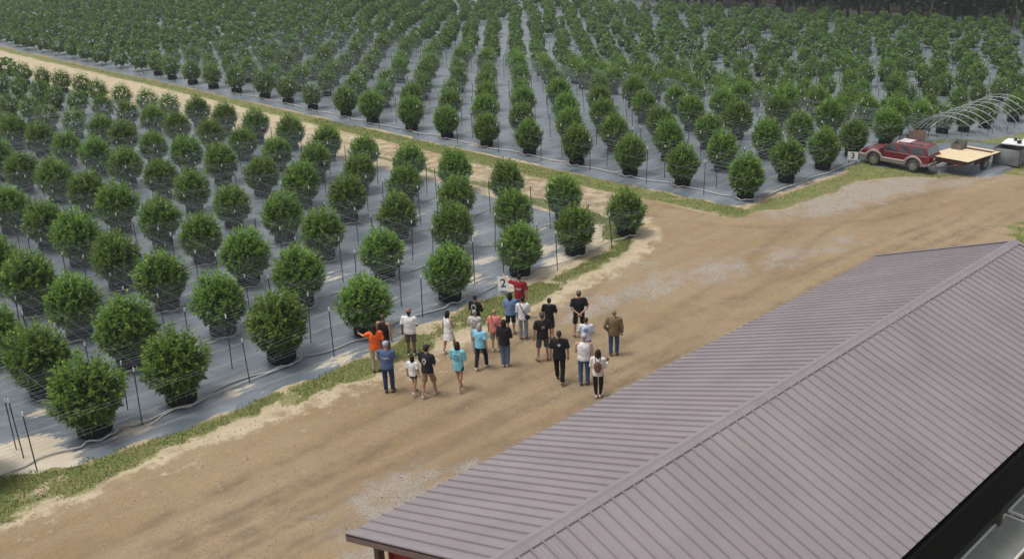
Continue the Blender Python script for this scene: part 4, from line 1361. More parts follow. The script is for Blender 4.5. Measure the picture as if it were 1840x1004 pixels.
person('man in a dark red T-shirt with white back lettering, arm raised beside the white board', 22.97, 24.85, 1.78, -12, 'tee', (0.255, 0.016, 0.022), 'trousers', (0.15, 0.21, 0.28), DKHAIR, 'short', 'fair', ('raise', 'down'), 'stand', (0.2, 0.15, 0.1), 1.05, print_=('word', WHITE))
person('smaller person in a black T-shirt and dark shorts between the two black shirted men', 22.43, 22.75, 1.60, -12, 'tee', BLK, 'shorts', (0.020, 0.022, 0.030), DKHAIR, 'short', 'fair', ('front', 'front'), 'stand', BLK, 0.95)
person('man in a black T-shirt with a round grey back print and charcoal shorts', 21.07, 21.72, 1.78, 8, 'tee', (0.020, 0.015, 0.015), 'shorts', (0.075, 0.078, 0.085), (0.05, 0.045, 0.035), 'short', 'tan', ('down', 'down'), 'wide', (0.10, 0.075, 0.06), 1.1, cap=(0.075, 0.07, 0.055), print_=('blob', (0.32, 0.31, 0.30)))
person('person all in black with a ponytail and a small pale emblem high on the back', 20.32, 20.19, 1.84, -6, 'tee', (0.015, 0.013, 0.014), 'trousers', (0.010, 0.010, 0.011), (0.030, 0.020, 0.016), 'ponytail', 'tan', ('down', 'down'), 'walk', (0.03, 0.025, 0.02), 1.12, print_=('badge', (0.50, 0.52, 0.54)))
person('man in a plain black T-shirt and black shorts with hands clasped behind his back', 23.36, 22.18, 1.74, 4, 'tee', (0.014, 0.013, 0.015), 'shorts', (0.020, 0.018, 0.020), BRHAIR, 'short', 'fair', ('behind', 'behind'), 'wide', (0.25, 0.19, 0.13), 1.12, cap=(0.13, 0.11, 0.07))
person('man in a pale T-shirt with a blue back print behind the white sleeveless shirt', 22.1, 20.66, 1.58, -4, 'tee', (0.60, 0.66, 0.76), 'trousers', (0.10, 0.14, 0.20), BRHAIR, 'short', 'fair', ('front', 'front'), 'stand', (0.2, 0.2, 0.2), 1.02, print_=('panel', (0.115, 0.22, 0.40)))
person('man in a white sleeveless shirt and blue jeans with grey hair and bare arms', 20.75, 19.5, 1.80, -8, 'tank', (0.74, 0.73, 0.73), 'trousers', (0.060, 0.115, 0.235), GRHAIR, 'short', 'fair', ('front', 'down'), 'stand', (0.02, 0.02, 0.025), 1.14, cap=(0.40, 0.40, 0.41))
person('woman in a white top and black leggings wearing a brown leather backpack', 20.42, 18.59, 1.66, -12, 'long', (0.72, 0.68, 0.66), 'leggings', (0.012, 0.010, 0.011), (0.016, 0.010, 0.010), 'bob', 'tan', ('front', 'phone'), 'close', (0.80, 0.79, 0.78), 0.98, female=True, extras=(('backpack', (0.150, 0.070, 0.052)), ('phone',)))
person('man in an olive brown jacket and blue jeans with cropped grey hair, standing alone', 23.01, 20.21, 1.70, -6, 'jacket', (0.185, 0.140, 0.070), 'trousers', (0.050, 0.092, 0.18), (0.25, 0.21, 0.16), 'short', 'fair', ('hip', 'down'), 'stand', (0.06, 0.045, 0.035), 1.08)

bpy.context.view_layer.update()
_dg = bpy.context.evaluated_depsgraph_get()
_baked = [(o, bpy.data.meshes.new_from_object(o.evaluated_get(_dg))) for o in soft_parts]
for o, me in _baked:
    mats = list(o.data.materials)
    o.modifiers.clear()
    o.data = me
    if o in body_extra:
        ex, mats = body_extra[o]
        bm = bmesh.new(); bm.from_mesh(me)
        em = ex.mesh('extra', mats, smooth=True); bm.from_mesh(em)
        bm.to_mesh(me); bm.free()
        bpy.data.meshes.remove(em)
        del o['extra']
    me.materials.clear()
    for m in mats: me.materials.append(m)
    me.name = o.name

# prints laid on the backs of the shirts
GLYPH = {'word': [(-0.085, 0, 0.03, 0.05), (-0.04, 0, 0.012, 0.05), (-0.005, 0, 0.03, 0.012), (-0.005, 0.0, 0.012, 0.05), (0.045, 0, 0.03, 0.05), (0.09, 0, 0.012, 0.05), (0.0, -0.045, 0.15, 0.014)],
         'line': [(-0.10 + 0.033 * k, 0.012 * math.sin(k * 2.1), 0.024, 0.030 if k % 2 else 0.044) for k in range(7)],
         'bands': [(-0.075, 0.06, 0.05, 0.04), (-0.01, 0.065, 0.05, 0.05), (0.06, 0.055, 0.05, 0.035), (0, 0.0, 0.18, 0.022), (-0.05, -0.055, 0.06, 0.035), (0.04, -0.06, 0.07, 0.03), (0, -0.11, 0.15, 0.018)],
         'crest': [(0, 0.09, 0.07, 0.05), (-0.055, 0.03, 0.035, 0.09), (0.05, 0.03, 0.04, 0.08), (0, -0.04, 0.09, 0.035), (0.0, -0.085, 0.045, 0.03)],
         'ring': [(0.085 * math.cos(k * 0.785), 0.03 + 0.10 * math.sin(k * 0.785), 0.05, 0.045) for k in range(8)],
         'blob': [(0, 0.05, 0.09, 0.06), (-0.03, -0.0, 0.05, 0.05), (0.045, 0.0, 0.03, 0.04)],
         'badge': [(0, 0.09, 0.10, 0.026), (0, 0.06, 0.075, 0.02), (0, 0.118, 0.06, 0.018)],
         'panel': [(0, 0.085, 0.13, 0.025), (0, 0.04, 0.17, 0.045), (0, -0.01, 0.15, 0.035), (0, -0.05, 0.10, 0.02)],
         'spots': [(random.uniform(-0.13, 0.13), random.uniform(-0.25, 0.13), random.uniform(0.02, 0.05), random.uniform(0.015, 0.04)) for _ in range(24)]}
for shirt, root, h, lean, (kind, col) in prints:
    tree = BVHTree.FromPolygons([v.co for v in shirt.data.vertices], [p.vertices for p in shirt.data.polygons])
    b = MB()
    for (cx, cz, w, hh) in GLYPH[kind]:
        nx = max(2, int(w / 0.015) + 1); nz = max(2, int(hh / 0.015) + 1)
        vs, ok = [], True
        for i in range(nx):
            for k in range(nz):
                px = cx + w * (i / (nx - 1) - 0.5); pz = 0.715 * h + cz + hh * (k / (nz - 1) - 0.5)
                hit = tree.ray_cast(Vector((px, -1.0, pz)), Vector((0, 1, 0)))
                if hit[0] is None: ok = False; break
                vs.append(hit[0] + Vector((0, -0.004, 0)))
            if not ok: break
        if ok: b.add(vs, [(i * nz + k, (i + 1) * nz + k, (i + 1) * nz + k + 1, i * nz + k + 1) for i in range(nx - 1) for k in range(nz - 1)])
    if b.v: b.build('shirt_print', cm('print_ink', col), root)


# ------------------------------------------------------------------ number boards
def number_mesh(txt, size, depth=0.003):
    cu = bpy.data.curves.new('number', 'FONT')
    cu.body = txt; cu.size = size; cu.align_x = 'CENTER'; cu.align_y = 'CENTER'; cu.extrude = depth; cu.offset = size * 0.012
    tmp = bpy.data.objects.new('number', cu)
    COL.objects.link(tmp)
    bpy.context.view_layer.update()
    me = bpy.data.meshes.new_from_object(tmp.evaluated_get(bpy.context.evaluated_depsgraph_get()))
    bpy.data.objects.remove(tmp)
    me.materials.clear(); me.materials.append(M_INK)
    return me


brd = thing('number_board', 'white folding board with a black figure two at the cloth edge', 'sign', (24.25, 27.2, 0.03), math.atan2(0.740, 0.673) - math.pi / 2 + 0.12)
for sgn, nm in ((-1, 'board_panel'), (1, 'board_panel')):
    R_ = Matrix.Rotation(math.radians(16 * sgn), 3, 'X')
    b = MB()
    b.box(R_ @ Vector((0, 0, 0.02)) + Vector((0, sgn * 0.12, 0.52)), (0.56, 0.022, 0.72), rot=R_)
    o = b.build(nm, M_WHITE, brd)
    for sx in (-0.25, 0.25):
        b = MB(); b.box(R_ @ Vector((sx, 0, -0.43)) + Vector((0, sgn * 0.12, 0.52)), (0.035, 0.022, 0.16), rot=R_); b.build('leg', M_WHITE, brd)
    if sgn < 0:
        n_o = bpy.data.objects.new('number', number_mesh('2', 0.62))
        n_o.rotation_euler = (math.radians(90 - 16), 0, 0)
        n_o.location = R_ @ Vector((0, -0.016, 0.02)) + Vector((0, sgn * 0.12, 0.52))
        link(n_o, brd)
brd.scale = (0.78, 0.78, 0.78)
b = MB(); b.tube([(-0.09, 0, 0.87), (-0.05, 0, 0.96), (0.05, 0, 0.96), (0.09, 0, 0.87)], 0.012, 6); b.build('handle', M_STAKE, brd)

brd = thing('number_board', 'small white card with a black figure three at the front of the red car', 'sign', (50.45, 26.55, 0.0), math.atan2(0.5, 0.87) - math.pi / 2 - 0.05)
b = MB(); b.box((0, 0, 0.48), (0.56, 0.02, 0.46)); b.build('board_panel', M_WHITE, brd)
for sx in (-0.2, 0.2):
    b = MB(); b.box((sx, 0.022, 0.2), (0.03, 0.02, 0.42)); b.build('leg', M_STAKE, brd)
n_o = bpy.data.objects.new('number', number_mesh('3', 0.46)); n_o.rotation_euler = (math.radians(90), 0, 0); n_o.location = (0, -0.014, 0.48); link(n_o, brd)


# ------------------------------------------------------------------ red estate car
def make_car():
    car = thing('parked_car', 'dark red four wheel drive car with pale trim parked nose to the far field', 'car', (51.72, 24.45, 0.02), math.radians(90))
    K = 0.86
    car.scale = (K, K, K)
    R0 = 0.40; WB = 1.32; Y = 0.86

    def arch(cx, r, n=12):
        return [(cx + r * math.cos(math.pi * k / n), 0.40 + r * math.sin(math.pi * k / n)) for k in range(n + 1)]
    out = [(-2.28, 0.50), (-2.30, 0.78), (-2.26, 1.02), (-2.18, 1.08), (0.95, 1.08), (1.02, 1.06), (2.02, 0.98), (2.20, 0.90), (2.26, 0.72), (2.24, 0.48)]
    low = [(2.14, 0.42)] + arch(WB, 0.47) + [(0.80, 0.34), (-0.80, 0.34)] + arch(-WB, 0.47) + [(-2.16, 0.44)]
    prof = out + low

    def side_prism(pf, y0, y1, mat, name, mirror=True, bevel=0.0, parent=car):
        bm = bmesh.new()
        for sg in ((1, -1) if mirror else (1,)):
            a = [bm.verts.new((x, sg * y0, z)) for x, z in pf]; c = [bm.verts.new((x, sg * y1, z)) for x, z in pf]
            bm.faces.new(a); bm.faces.new(list(reversed(c)))
            for i in range(len(pf)):
                j = (i + 1) % len(pf)
                bm.faces.new((a[i], c[i], c[j], a[j]))
        bmesh.ops.recalc_face_normals(bm, faces=bm.faces)
        me = bpy.data.meshes.new(name); bm.to_mesh(me); bm.free(); me.materials.append(mat)
        o = link(bpy.data.objects.new(name, me), parent)
        if bevel:
            md = o.modifiers.new('bevel', 'BEVEL'); md.width = bevel; md.segments = 3; md.limit_method = 'ANGLE'; md.angle_limit = math.radians(40)
            md.harden_normals = False
        return o

    side_prism(prof, Y, -Y, M_CARRED, 'body', mirror=False, bevel=0.05)
    # cabin: narrower towards the roof
    b = MB()
    lo_ = [(-2.16, 0.82), (0.98, 0.82)]; base = [(-2.18, -1), (0.98, -1)]
    vs = []
    secs = [(1.07, -2.20, 1.00, 0.845), (1.40, -2.12, 0.52, 0.775), (1.62, -1.98, 0.22, 0.70), (1.665, -1.80, 0.05, 0.62)]
    for (z, xa, xb, yy) in secs:
        vs += [(xa, -yy, z), (xb, -yy, z), (xb, yy, z), (xa, yy, z)]
    fs = [(3, 2, 1, 0), (12, 13, 14, 15)]
    for i in range(3):
        for k in range(4): fs.append((i * 4 + k, i * 4 + (k + 1) % 4, i * 4 + 4 + (k + 1) % 4, i * 4 + 4 + k))
    b.add(vs, fs)
    o = b.build('cabin', M_CARRED, car)
    md = o.modifiers.new('bevel', 'BEVEL'); md.width = 0.03; md.segments = 2

    def yat(z): return np.interp(z, [1.07, 1.40, 1.62], [0.845, 0.775, 0.70])
    for sg in (-1, 1):
        for pts in ([(0.80, 1.12), (0.44, 1.44), (0.20, 1.57), (-0.12, 1.57), (-0.12, 1.12)], [(-0.22, 1.12), (-0.22, 1.57), (-0.86, 1.57), (-0.98, 1.40), (-0.98, 1.12)], [(-1.16, 1.13), (-1.12, 1.40), (-1.04, 1.56), (-1.86, 1.56), (-2.02, 1.38), (-2.06, 1.13)]):
            b = MB()
            n = len(pts)
            vs = [(x, sg * (yat(z) + d), z) for d in (0.010, -0.05) for x, z in pts]
            b.add(vs, [tuple(range(n)), tuple(range(2 * n - 1, n - 1, -1))] + [(k, (k + 1) % n, n + (k + 1) % n, n + k) for k in range(n)])
            b.build('side_window', M_GLASS, car)
        b = MB(); b.tube([(-1.75, sg * 0.60, 1.72), (-0.15, sg * 0.60, 1.72)], 0.022, 6)
        for xx in (-1.7, -0.95, -0.2): b.box((xx, sg * 0.60, 1.69), (0.06, 0.04, 0.06))
        b.build('roof_rail', M_INK, car)
        b = MB(); b.box((0.80, sg * 0.97, 1.17), (0.12, 0.20, 0.15)); o = b.build('wing_mirror', M_CARRED, car)
        for xx in (-0.02, -0.98):
            b = MB(); b.box((xx, sg * (Y + 0.012), 0.98), (0.16, 0.03, 0.045)); b.build('door_handle', M_INK, car)
        for xx in (0.92, -0.17, -1.05):
            b = MB(); b.box((xx, sg * (Y + 0.001), 0.79), (0.014, 0.01, 0.52)); b.build('door_gap', M_INK, car)
        b = MB(); b.box((2.20, sg * 0.62, 0.80), (0.12, 0.34, 0.16)); b.build('headlight', M_LAMP, car)
        b = MB(); b.box((-2.27, sg * 0.72, 0.92), (0.07, 0.22, 0.28)); b.build('tail_light', M_REDLAMP, car)
    # windscreen and rear glass
    for nm, a_, c_, mt in (('windscreen', (0.97, 1.10, 0.78), (0.30, 1.585, 0.64), M_GLASS), ('rear_window', (-2.195, 1.13, 0.74), (-2.02, 1.585, 0.63), M_PALEGLASS)):
        s_ = 1 if nm == 'windscreen' else -1
        b = MB()
        vs = [(a_[0] + s_ * 0.03, -a_[2], a_[1] + 0.015), (a_[0] + s_ * 0.03, a_[2], a_[1] + 0.015), (c_[0] + s_ * 0.05, c_[2], c_[1] + 0.02), (c_[0] + s_ * 0.05, -c_[2], c_[1] + 0.02)]
        vs += [(x - s_ * 0.06, y, z - 0.03) for x, y, z in vs]
        b.add(vs, [(0, 1, 2, 3), (7, 6, 5, 4), (0, 4, 5, 1), (1, 5, 6, 2), (2, 6, 7, 3), (3, 7, 4, 0)])
        b.build(nm, mt, car)
    b = MB()
    vs = [(0.03, -0.60, 1.672), (0.03, 0.60, 1.672), (-0.75, 0.62, 1.678), (-0.75, -0.62, 1.678)]
    b.add(vs + [(x, y, z + 0.012) for x, y, z in vs], [(3, 2, 1, 0), (4, 5, 6, 7), (0, 1, 5, 4), (1, 2, 6, 5), (2, 3, 7, 6), (3, 0, 4, 7)])
    b.build('pale_roof_front', M_CARPALE, car)  # pale panel over the front of the roof
    # grey cladding below, pale stripe that climbs over the arches
    clad = [(2.23, 0.50), (2.15, 0.43)] + arch(WB, 0.475) + [(0.80, 0.36), (-0.80, 0.36)] + arch(-WB, 0.475) + [(-2.16, 0.45), (-2.29, 0.52), (-2.29, 0.62)]
    top_ = [(-1.92, 0.62)] + [(-WB + 0.60 * math.cos(math.radians(a)), 0.40 + 0.56 * math.sin(math.radians(a))) for a in range(157, 22, -15)] + [(-0.74, 0.58), (0.74, 0.58)] + [(WB + 0.60 * math.cos(math.radians(a)), 0.40 + 0.56 * math.sin(math.radians(a))) for a in range(157, 22, -15)] + [(1.92, 0.62), (2.245, 0.62)]
    side_prism(clad + top_, Y + 0.018, Y - 0.05, M_CARGREY, 'side_cladding')
    st = [(x, z + 0.075) for x, z in reversed(top_)]
    side_prism(top_ + st, Y + 0.030, Y - 0.03, M_CARTRIM, 'trim_stripe')
    b = MB(); b.box((-2.36, 0, 0.56), (0.20, 1.74, 0.20)); o = b.build('rear_bumper', M_CARGREY, car); md = o.modifiers.new('bevel', 'BEVEL'); md.width = 0.03
    b = MB(); b.box((2.30, 0, 0.56), (0.20, 1.74, 0.22)); o = b.build('front_bumper', M_CARGREY, car); md = o.modifiers.new('bevel', 'BEVEL'); md.width = 0.03
    b = MB(); b.box((2.25, 0, 0.80), (0.06, 0.84, 0.15)); b.build('grille', M_INK, car)
    b = MB(); b.box((-2.285, 0, 0.80), (0.03, 0.34, 0.16)); b.build('number_plate', M_WHITE, car)
    b = MB(); b.box((0, 0, 0.36), (3.9, 1.2, 0.16)); b.build('underbody', M_INK, car)
    for x in (-WB, WB):
        for sg in (-1, 1):
            w = bpy.data.objects.new('wheel', None); w.location = (x, sg * 0.77, 0.385); link(w, car)
            b = MB()
            n = 24; pf = [(0.235, -0.105), (0.36, -0.115), (0.385, -0.075), (0.385, 0.075), (0.36, 0.115), (0.235, 0.105)]
            vs = [(r * math.cos(2 * math.pi * k / n), y, r * math.sin(2 * math.pi * k / n)) for k in range(n) for r, y in pf]
            b.add(vs, [(k * 6 + i, k * 6 + (i + 1) % 6, ((k + 1) % n) * 6 + (i + 1) % 6, ((k + 1) % n) * 6 + i) for k in range(n) for i in range(6)])
            b.build('tyre', M_TYRE, w, smooth=True)
            b = MB()
            b.tube([(0, sg * -0.02, 0), (0, sg * 0.085, 0)], [0.236, 0.236], 24)
            b.tube([(0, sg * 0.08, 0), (0, sg * 0.118, 0)], [0.07, 0.05], 12)
            for k in range(5):
                a = 2 * math.pi * k / 5
                b.box((0.14 * math.cos(a), sg * 0.092, 0.14 * math.sin(a)), (0.20, 0.03, 0.055), rot=Matrix.Rotation(-a, 3, 'Y'))
            b.build('rim', M_RIM, w)
    return car


make_car()

# ------------------------------------------------------------------ hoop house frame, trailer, crates
hoop = thing('hoop_house_frame', 'bare arched frame of thin galvanised pipes beside the red car', 'frame', (57, 24.15, 0))
HX = [56.6 + 1.0 * k for k in range(9)]
for k, x in enumerate(HX):
    pts = []
    for a in range(0, 181, 9):
        t = math.radians(a)
        pts.append((x - 57 + random.uniform(-0.015, 0.015), 2.72 * math.cos(t), 2.0 * (math.sin(t) ** 2) ** 0.82))
    b = MB(); b.tube(pts, 0.022, 8); b.build('arch_pipe', M_GALV, hoop, smooth=True)
b = MB(); b.tube([(-1.9, 0.35, 1.5), (-0.9, 0.05, 1.93), (-0.3, 0, 1.96), (7.7, 0, 1.96)], 0.022, 8); b.build('ridge_pipe', M_GALV, hoop, smooth=True)
b = MB(); b.tube([(-0.5, -1.62, 1.62), (7.7, -1.62, 1.62)], 0.018, 8); b.build('side_pipe', M_GALV, hoop, smooth=True)
for sy in (-2.72, 2.72):
    for x in HX:
        b = MB(); b.tube([(x - 57, sy, -0.05), (x - 57, sy, 0.35)], 0.04, 8); b.build('ground_sleeve', M_STAKE, hoop)

tr = thing('flatbed_trailer', 'low dark flatbed trailer under pale plywood sheets in front of the pipe arches', 'trailer', (53.4, 21.65, 0.0), math.radians(-4))
b = MB()
for sy in (-0.85, 0.85): b.box((0, sy, 0.66), (3.3, 0.09, 0.12))
for sx in (-1.6, -0.8, 0, 0.8, 1.6): b.box((sx, 0, 0.66), (0.08, 1.605, 0.11))
b.build('frame', M_RUST, tr)
b = MB(); b.box((0.0, 0, 0.745), (3.34, 1.8, 0.04)); b.build('bed', M_RUST, tr)
b = MB(); b.box((0.3, -0.90, 0.50), (1.6, 0.05, 0.20)); b.build('side_skirt', M_RUST, tr)
for sy in (-0.96, 0.96):
    w = bpy.data.objects.new('wheel', None); w.location = (0.5, sy, 0.31); link(w, tr)
    b = MB(); b.tube([(0, -0.09, 0), (0, 0.09, 0)], 0.31, 20); b.build('tyre', M_TYRE, w, smooth=False)
    b = MB(); b.tube([(0, -0.10, 0), (0, 0.10, 0)], 0.16, 14); b.build('rim', M_RIM, w)
b = MB(); b.tube([(-1.65, 0.8, 0.62), (-2.7, 0.05, 0.55), (-2.8, 0, 0.55)], 0.045, 6); b.tube([(-1.65, -0.8, 0.615), (-2.7, -0.05, 0.545)], 0.045, 6); b.build('drawbar', M_RUST, tr)
b = MB(); b.tube([(-2.45, 0.0, 0.0), (-2.4, 0.02, 0.52)], 0.03, 6); b.build('jack_stand', M_GALV, tr)
b = MB(); b.box((1.73, -0.5, 0.50), (0.03, 0.42, 0.26)); b.build('number_plate', M_WHITE, tr)
for i, (lab, cx, dz) in enumerate((('pale plywood sheet at the car end of the trailer', -1.03, 0.0), ('pale plywood sheet in the middle of the trailer', 0.20, 0.022), ('pale plywood sheet at the hoop end of the trailer', 1.43, 0.0))):
    b = MB(); b.box((0, 0, 0), (1.225, 2.3, 0.020))
    o = b.build('plywood_sheet', M_PLY, loc=(53.4 + cx, 21.70 - cx * 0.06, 0.79 + dz * 0 + 0.04 * (1 - i)))
    o.rotation_euler = (0.0, math.radians(1.9), math.radians(-4 + random.uniform(-0.4, 0.4)))
    tag(o, lab, 'plywood', 'plywood sheets on the trailer')


def crate(x, y, z, dx, dy, dz, rz, mat, lab, n=3):
    t = thing('slatted_crate', lab, 'crate', (x, y, z), rz)
    for s_ in (-1, 1):
        for k in range(n):
            zz = dz * (k + 0.5) / n
            b = MB(); b.box((0, s_ * dy / 2, zz), (dx, 0.018, dz / n - 0.02)); b.build('slat', mat, t)
            b = MB(); b.box((s_ * dx / 2, 0, zz), (0.018, dy - 0.02, dz / n - 0.02)); b.build('slat', mat, t)
        for s2 in (-1, 1):
            b = MB(); b.box((s_ * (dx / 2 - 0.025), s2 * (dy / 2 - 0.025), dz / 2), (0.03, 0.03, dz)); b.build('corner_post', mat, t)
    b = MB(); b.box((0, 0, 0.012), (dx - 0.02, dy - 0.02, 0.02)); b.build('base_board', mat, t)


M_GREYWOOD = m_wood('grey_old_wood', (0.11, 0.10, 0.095), (0.20, 0.185, 0.17))
crate(54.6, 22.45, 0.80, 0.95, 0.55, 0.30, 0.1, M_GREYWOOD, 'grey slatted crate lying on the back edge of the plywood')

pen = thing('cloth_sided_bin', 'waist high bin with sagging grey cloth sides and a white cluttered lid by the hoops', 'bin', (56.6, 20.25, 0.0), math.radians(6))
PX, PY, PH = 2.5, 1.3, 0.95
for sx in (-1, 0, 1):
    for sy in (-1, 1):
        b = MB(); b.tube([(sx * PX / 2, sy * PY / 2, 0), (sx * PX / 2, sy * PY / 2, PH + 0.03)], 0.028, 7); b.build('corner_post', M_STAKE, pen)
for (ax, ay, bx, by) in ((-1, -1, 1, -1), (1, -1, 1, 1), (1, 1, -1, 1), (-1, 1, -1, -1)):
    b = MB(); n = 14; vs = []
    for i in range(n + 1):
        f = i / n
        for k in range(7):
            g = k / 6
            bul = math.sin(math.pi * ((f * 2) % 1.0 if abs(bx - ax) else f)) * math.sin(math.pi * g) * 0.09 + 0.02 * math.sin(f * 40)
            px, py = (ax + (bx - ax) * f) * PX / 2, (ay + (by - ay) * f) * PY / 2
            nx, ny = (by - ay), -(bx - ax); ln = math.hypot(nx, ny)
            vs.append((px + nx / ln * (bul + 0.03), py + ny / ln * (bul + 0.03), 0.04 + g * (PH - 0.06)))
    b.add(vs, [(i * 7 + k, (i + 1) * 7 + k, (i + 1) * 7 + k + 1, i * 7 + k + 1) for i in range(n) for k in range(6)])
    b.build('cloth_side', M_SHADE, pen, smooth=True)
b = MB(); b.box((0.55, 0.05, PH - 0.02), (1.35, PY - 0.06, 0.05)); b.build('lid', M_WHITE, pen)
b = MB(); b.box((0, 0, 0.30), (PX - 0.1, PY - 0.1, 0.04)); b.build('inner_floor', M_SHADE, pen)
for k, (dx, dy, sz, mt) in enumerate(((0.25, -0.2, 0.16, M_INK), (0.75, 0.2, 0.12, M_STAKE), (1.0, -0.25, 0.14, M_WHITE))):
    b = MB(); b.box((0, 0, sz / 2), (sz * 1.5, sz, sz)); b.box((0, 0, sz + 0.012), (sz * 1.55, sz * 1.05, 0.02))
    o = b.build('tool_box', mt, loc=(56.6 + dx, 20.3 + dy, PH + 0.006)); o.rotation_euler = (0, 0, k * 0.7)
    tag(o, ('small black box on the white lid of the cloth bin', 'small dark grey box on the white lid of the cloth bin', 'small white box on the white lid of the cloth bin')[k], 'box')

bb = thing('leaning_board', 'tan brown board standing on edge behind the red car', 'board', (57.0, 26.0, 0.0), math.radians(-48))
b = MB(); b.box((0, 0, 0.42), (1.0, 0.03, 0.80)); b.build('board_sheet', M_BROWN, bb)
b = MB(); b.box((-0.45, 0.04, 0.45), (0.05, 0.04, 0.9)); b.box((0.45, 0.04, 0.45), (0.05, 0.04, 0.9)); b.build('batten', M_POSTWOOD, bb)


# ------------------------------------------------------------------ woodland edge behind the far field
def tree_crown(seed, h, rad, n=900):
    r = np.random.default_rng(seed)
    cl = 16
    cc = np.stack([r.normal(size=cl) * rad * 0.42, r.normal(size=cl) * rad * 0.42, h * (0.22 + 0.72 * r.random(cl))], 1)
    k = r.integers(0, cl, n)
    d = r.normal(size=(n, 3)); d /= np.linalg.norm(d, axis=1, keepdims=True)
    P = cc[k] + d * (rad * 0.42 * (0.6 + 0.5 * r.random(n)))[:, None]
    L = 0.55 + 0.35 * r.random(n)
    V, Q = leaves(P, d + [0, 0, 0.2], L, L * 0.7, 0.4)
    V[:, 2] = np.maximum(V[:, 2], 0.6)
    return V, Q, np.repeat(np.clip(r.normal(size=n) * 0.22 + 0.45, 0, 0.95), 4)


def trunk_mesh(seed, h):
    r = random.Random(seed)
    b = MB()
    pts = [(r.uniform(-.1, .1) * k, r.uniform(-.1, .1) * k, h * k / 6) for k in range(7)]
    b.tube(pts, [0.24 * (1 - k / 7.5) + 0.03 for k in range(7)], 8)
    for k in range(2, 6):
        for q in range(2):
            a = r.uniform(0, 6.28); p = Vector(pts[k])
            b.tube([p, p + Vector((math.cos(a), math.sin(a), 0.5)) * 1.2, p + Vector((math.cos(a), math.sin(a), 0.8)) * 2.2], [0.08, 0.05, 0.02], 5)
    return b.mesh('trunk', M_BARK, smooth=True)


TREES = []
for i in range(5):
    h = 11 + i * 1.3
    V, Q, T = tree_crown(500 + i, h, 3.0 + 0.2 * i)
    TREES.append((np_mesh('crown', V, Q, [M_WOODLEAF], {'tone': ('FLOAT', T)}), trunk_mesh(i, h * 0.85)))
SHR = []
for i in range(4):
    r = np.random.default_rng(700 + i); n = 260
    d = r.normal(size=(n, 3)); d[:, 2] = np.abs(d[:, 2]); d /= np.linalg.norm(d, axis=1, keepdims=True)
    lump = 0.75 + 0.5 * fbm(np.arctan2(d[:, 1], d[:, 0]) * 1.4 + i * 9, d[:, 2] * 2)
    P = d * [1.6, 1.6, 2.0] * (lump * (0.75 + 0.3 * r.random(n)))[:, None] + [0, 0, 0.2]
    L = 0.35 + 0.2 * r.random(n)
    V, Q = leaves(P, d + [0, 0, .5], L, L * 0.6)
    SHR.append(np_mesh('leaf_mass', V, Q, [M_SHRUBLEAF], {'tone': ('FLOAT', np.repeat(np.clip(0.5 + r.normal(size=n) * 0.22, 0, 1), 4))}))


def wood_edge(y):      # the back edge of the far field
    return 132 + 0.02 * max(0, 90 - y)


ti = 0
tree_spots = []
for row in range(3):
    y = 44.0 + row * 1.3
    while y < 128:
        tree_spots.append((wood_edge(y) + 4.0 + row * 4.5 + random.uniform(-1.2, 1.2), y + random.uniform(-0.6, 0.6), row))
        y += random.uniform(2.6, 4.4)
tree_spots = [s for s in tree_spots if in_view(s[0], s[1], gz(s[0], s[1]) + 1.0, 0.02)]
tree_spots.sort(key=lambda s: (s[2], s[1]))
ROWN = ['front rank of the wood', 'second rank of the wood', 'third rank of the wood']
cnt = {0: 0, 1: 0, 2: 0}
for (x, y, row) in tree_spots:
    cr, tk = TREES[random.randrange(5)]
    t = thing('forest_tree', f'dark tree behind the far field, {ROWN[row]}, {ORD[cnt[row]]} from the right', 'tree', (x, y, gz(x, y) - 0.1), random.uniform(0, 6.28), 'dark trees along the back of the far field')
    cnt[row] += 1
    s = random.uniform(0.85, 1.2); t.scale = (s, s, s)
    link(bpy.data.objects.new('crown', cr), t); link(bpy.data.objects.new('trunk', tk), t)
n_s = 0
for y in (50, 55.5, 61, 63.5, 70, 76, 78, 86, 91, 97, 103, 110):
    x = wood_edge(y) + 0.2 + random.uniform(-0.8, 0.8)
    if not in_view(x, y, gz(x, y) + 0.8, 0.0): continue
    s = random.uniform(0.6, 1.15)
    o = link(bpy.data.objects.new('shrub', SHR[n_s % 4])); o.location = (x, y, gz(x, y)); o.scale = (s, s, s * random.uniform(0.8, 1.1)); o.rotation_euler = (0, 0, n_s)
    tag(o, f'yellowish scrub bush at the foot of the dark wood, {ORD[n_s]} from the right', 'bush', 'yellowish bushes at the foot of the wood')
    n_s += 1
# deep wood behind, one mass
r = np.random.default_rng(900); n = 9000
yy = 25 + 125 * r.random(n); xx = 147 + 16 * r.random(n); zz = 15 * r.random(n) ** 0.8
d = r.normal(size=(n, 3)) * [1, 1, 0.7]
L = 0.9 + 0.7 * r.random(n)
V, Q = leaves(np.stack([xx, yy, ground_z(xx, yy) + zz], 1), d, L, L * 0.7)
me = np_mesh('woodland', V, Q, [M_WOODLEAF], {'tone': ('FLOAT', np.repeat(r.random(n) * 0.6, 4))})
tag(link(bpy.data.objects.new('woodland', me)), 'deep shaded wood beyond the first trees', 'woodland', kind='stuff')


# ------------------------------------------------------------------ grass and stones
def scatter_mask(n, x0, x1, y0, y1, ch, thr=0.5):
    x = x0 + (x1 - x0) * RNG.random(n); y = y0 + (y1 - y0) * RNG.random(n)
    m = masks(x, y)[:, ch] + (fbm(x * 2.3, y * 2.3) - 0.5) * 0.7 * (ch == 0)
    k = m > thr
    return x[k], y[k]


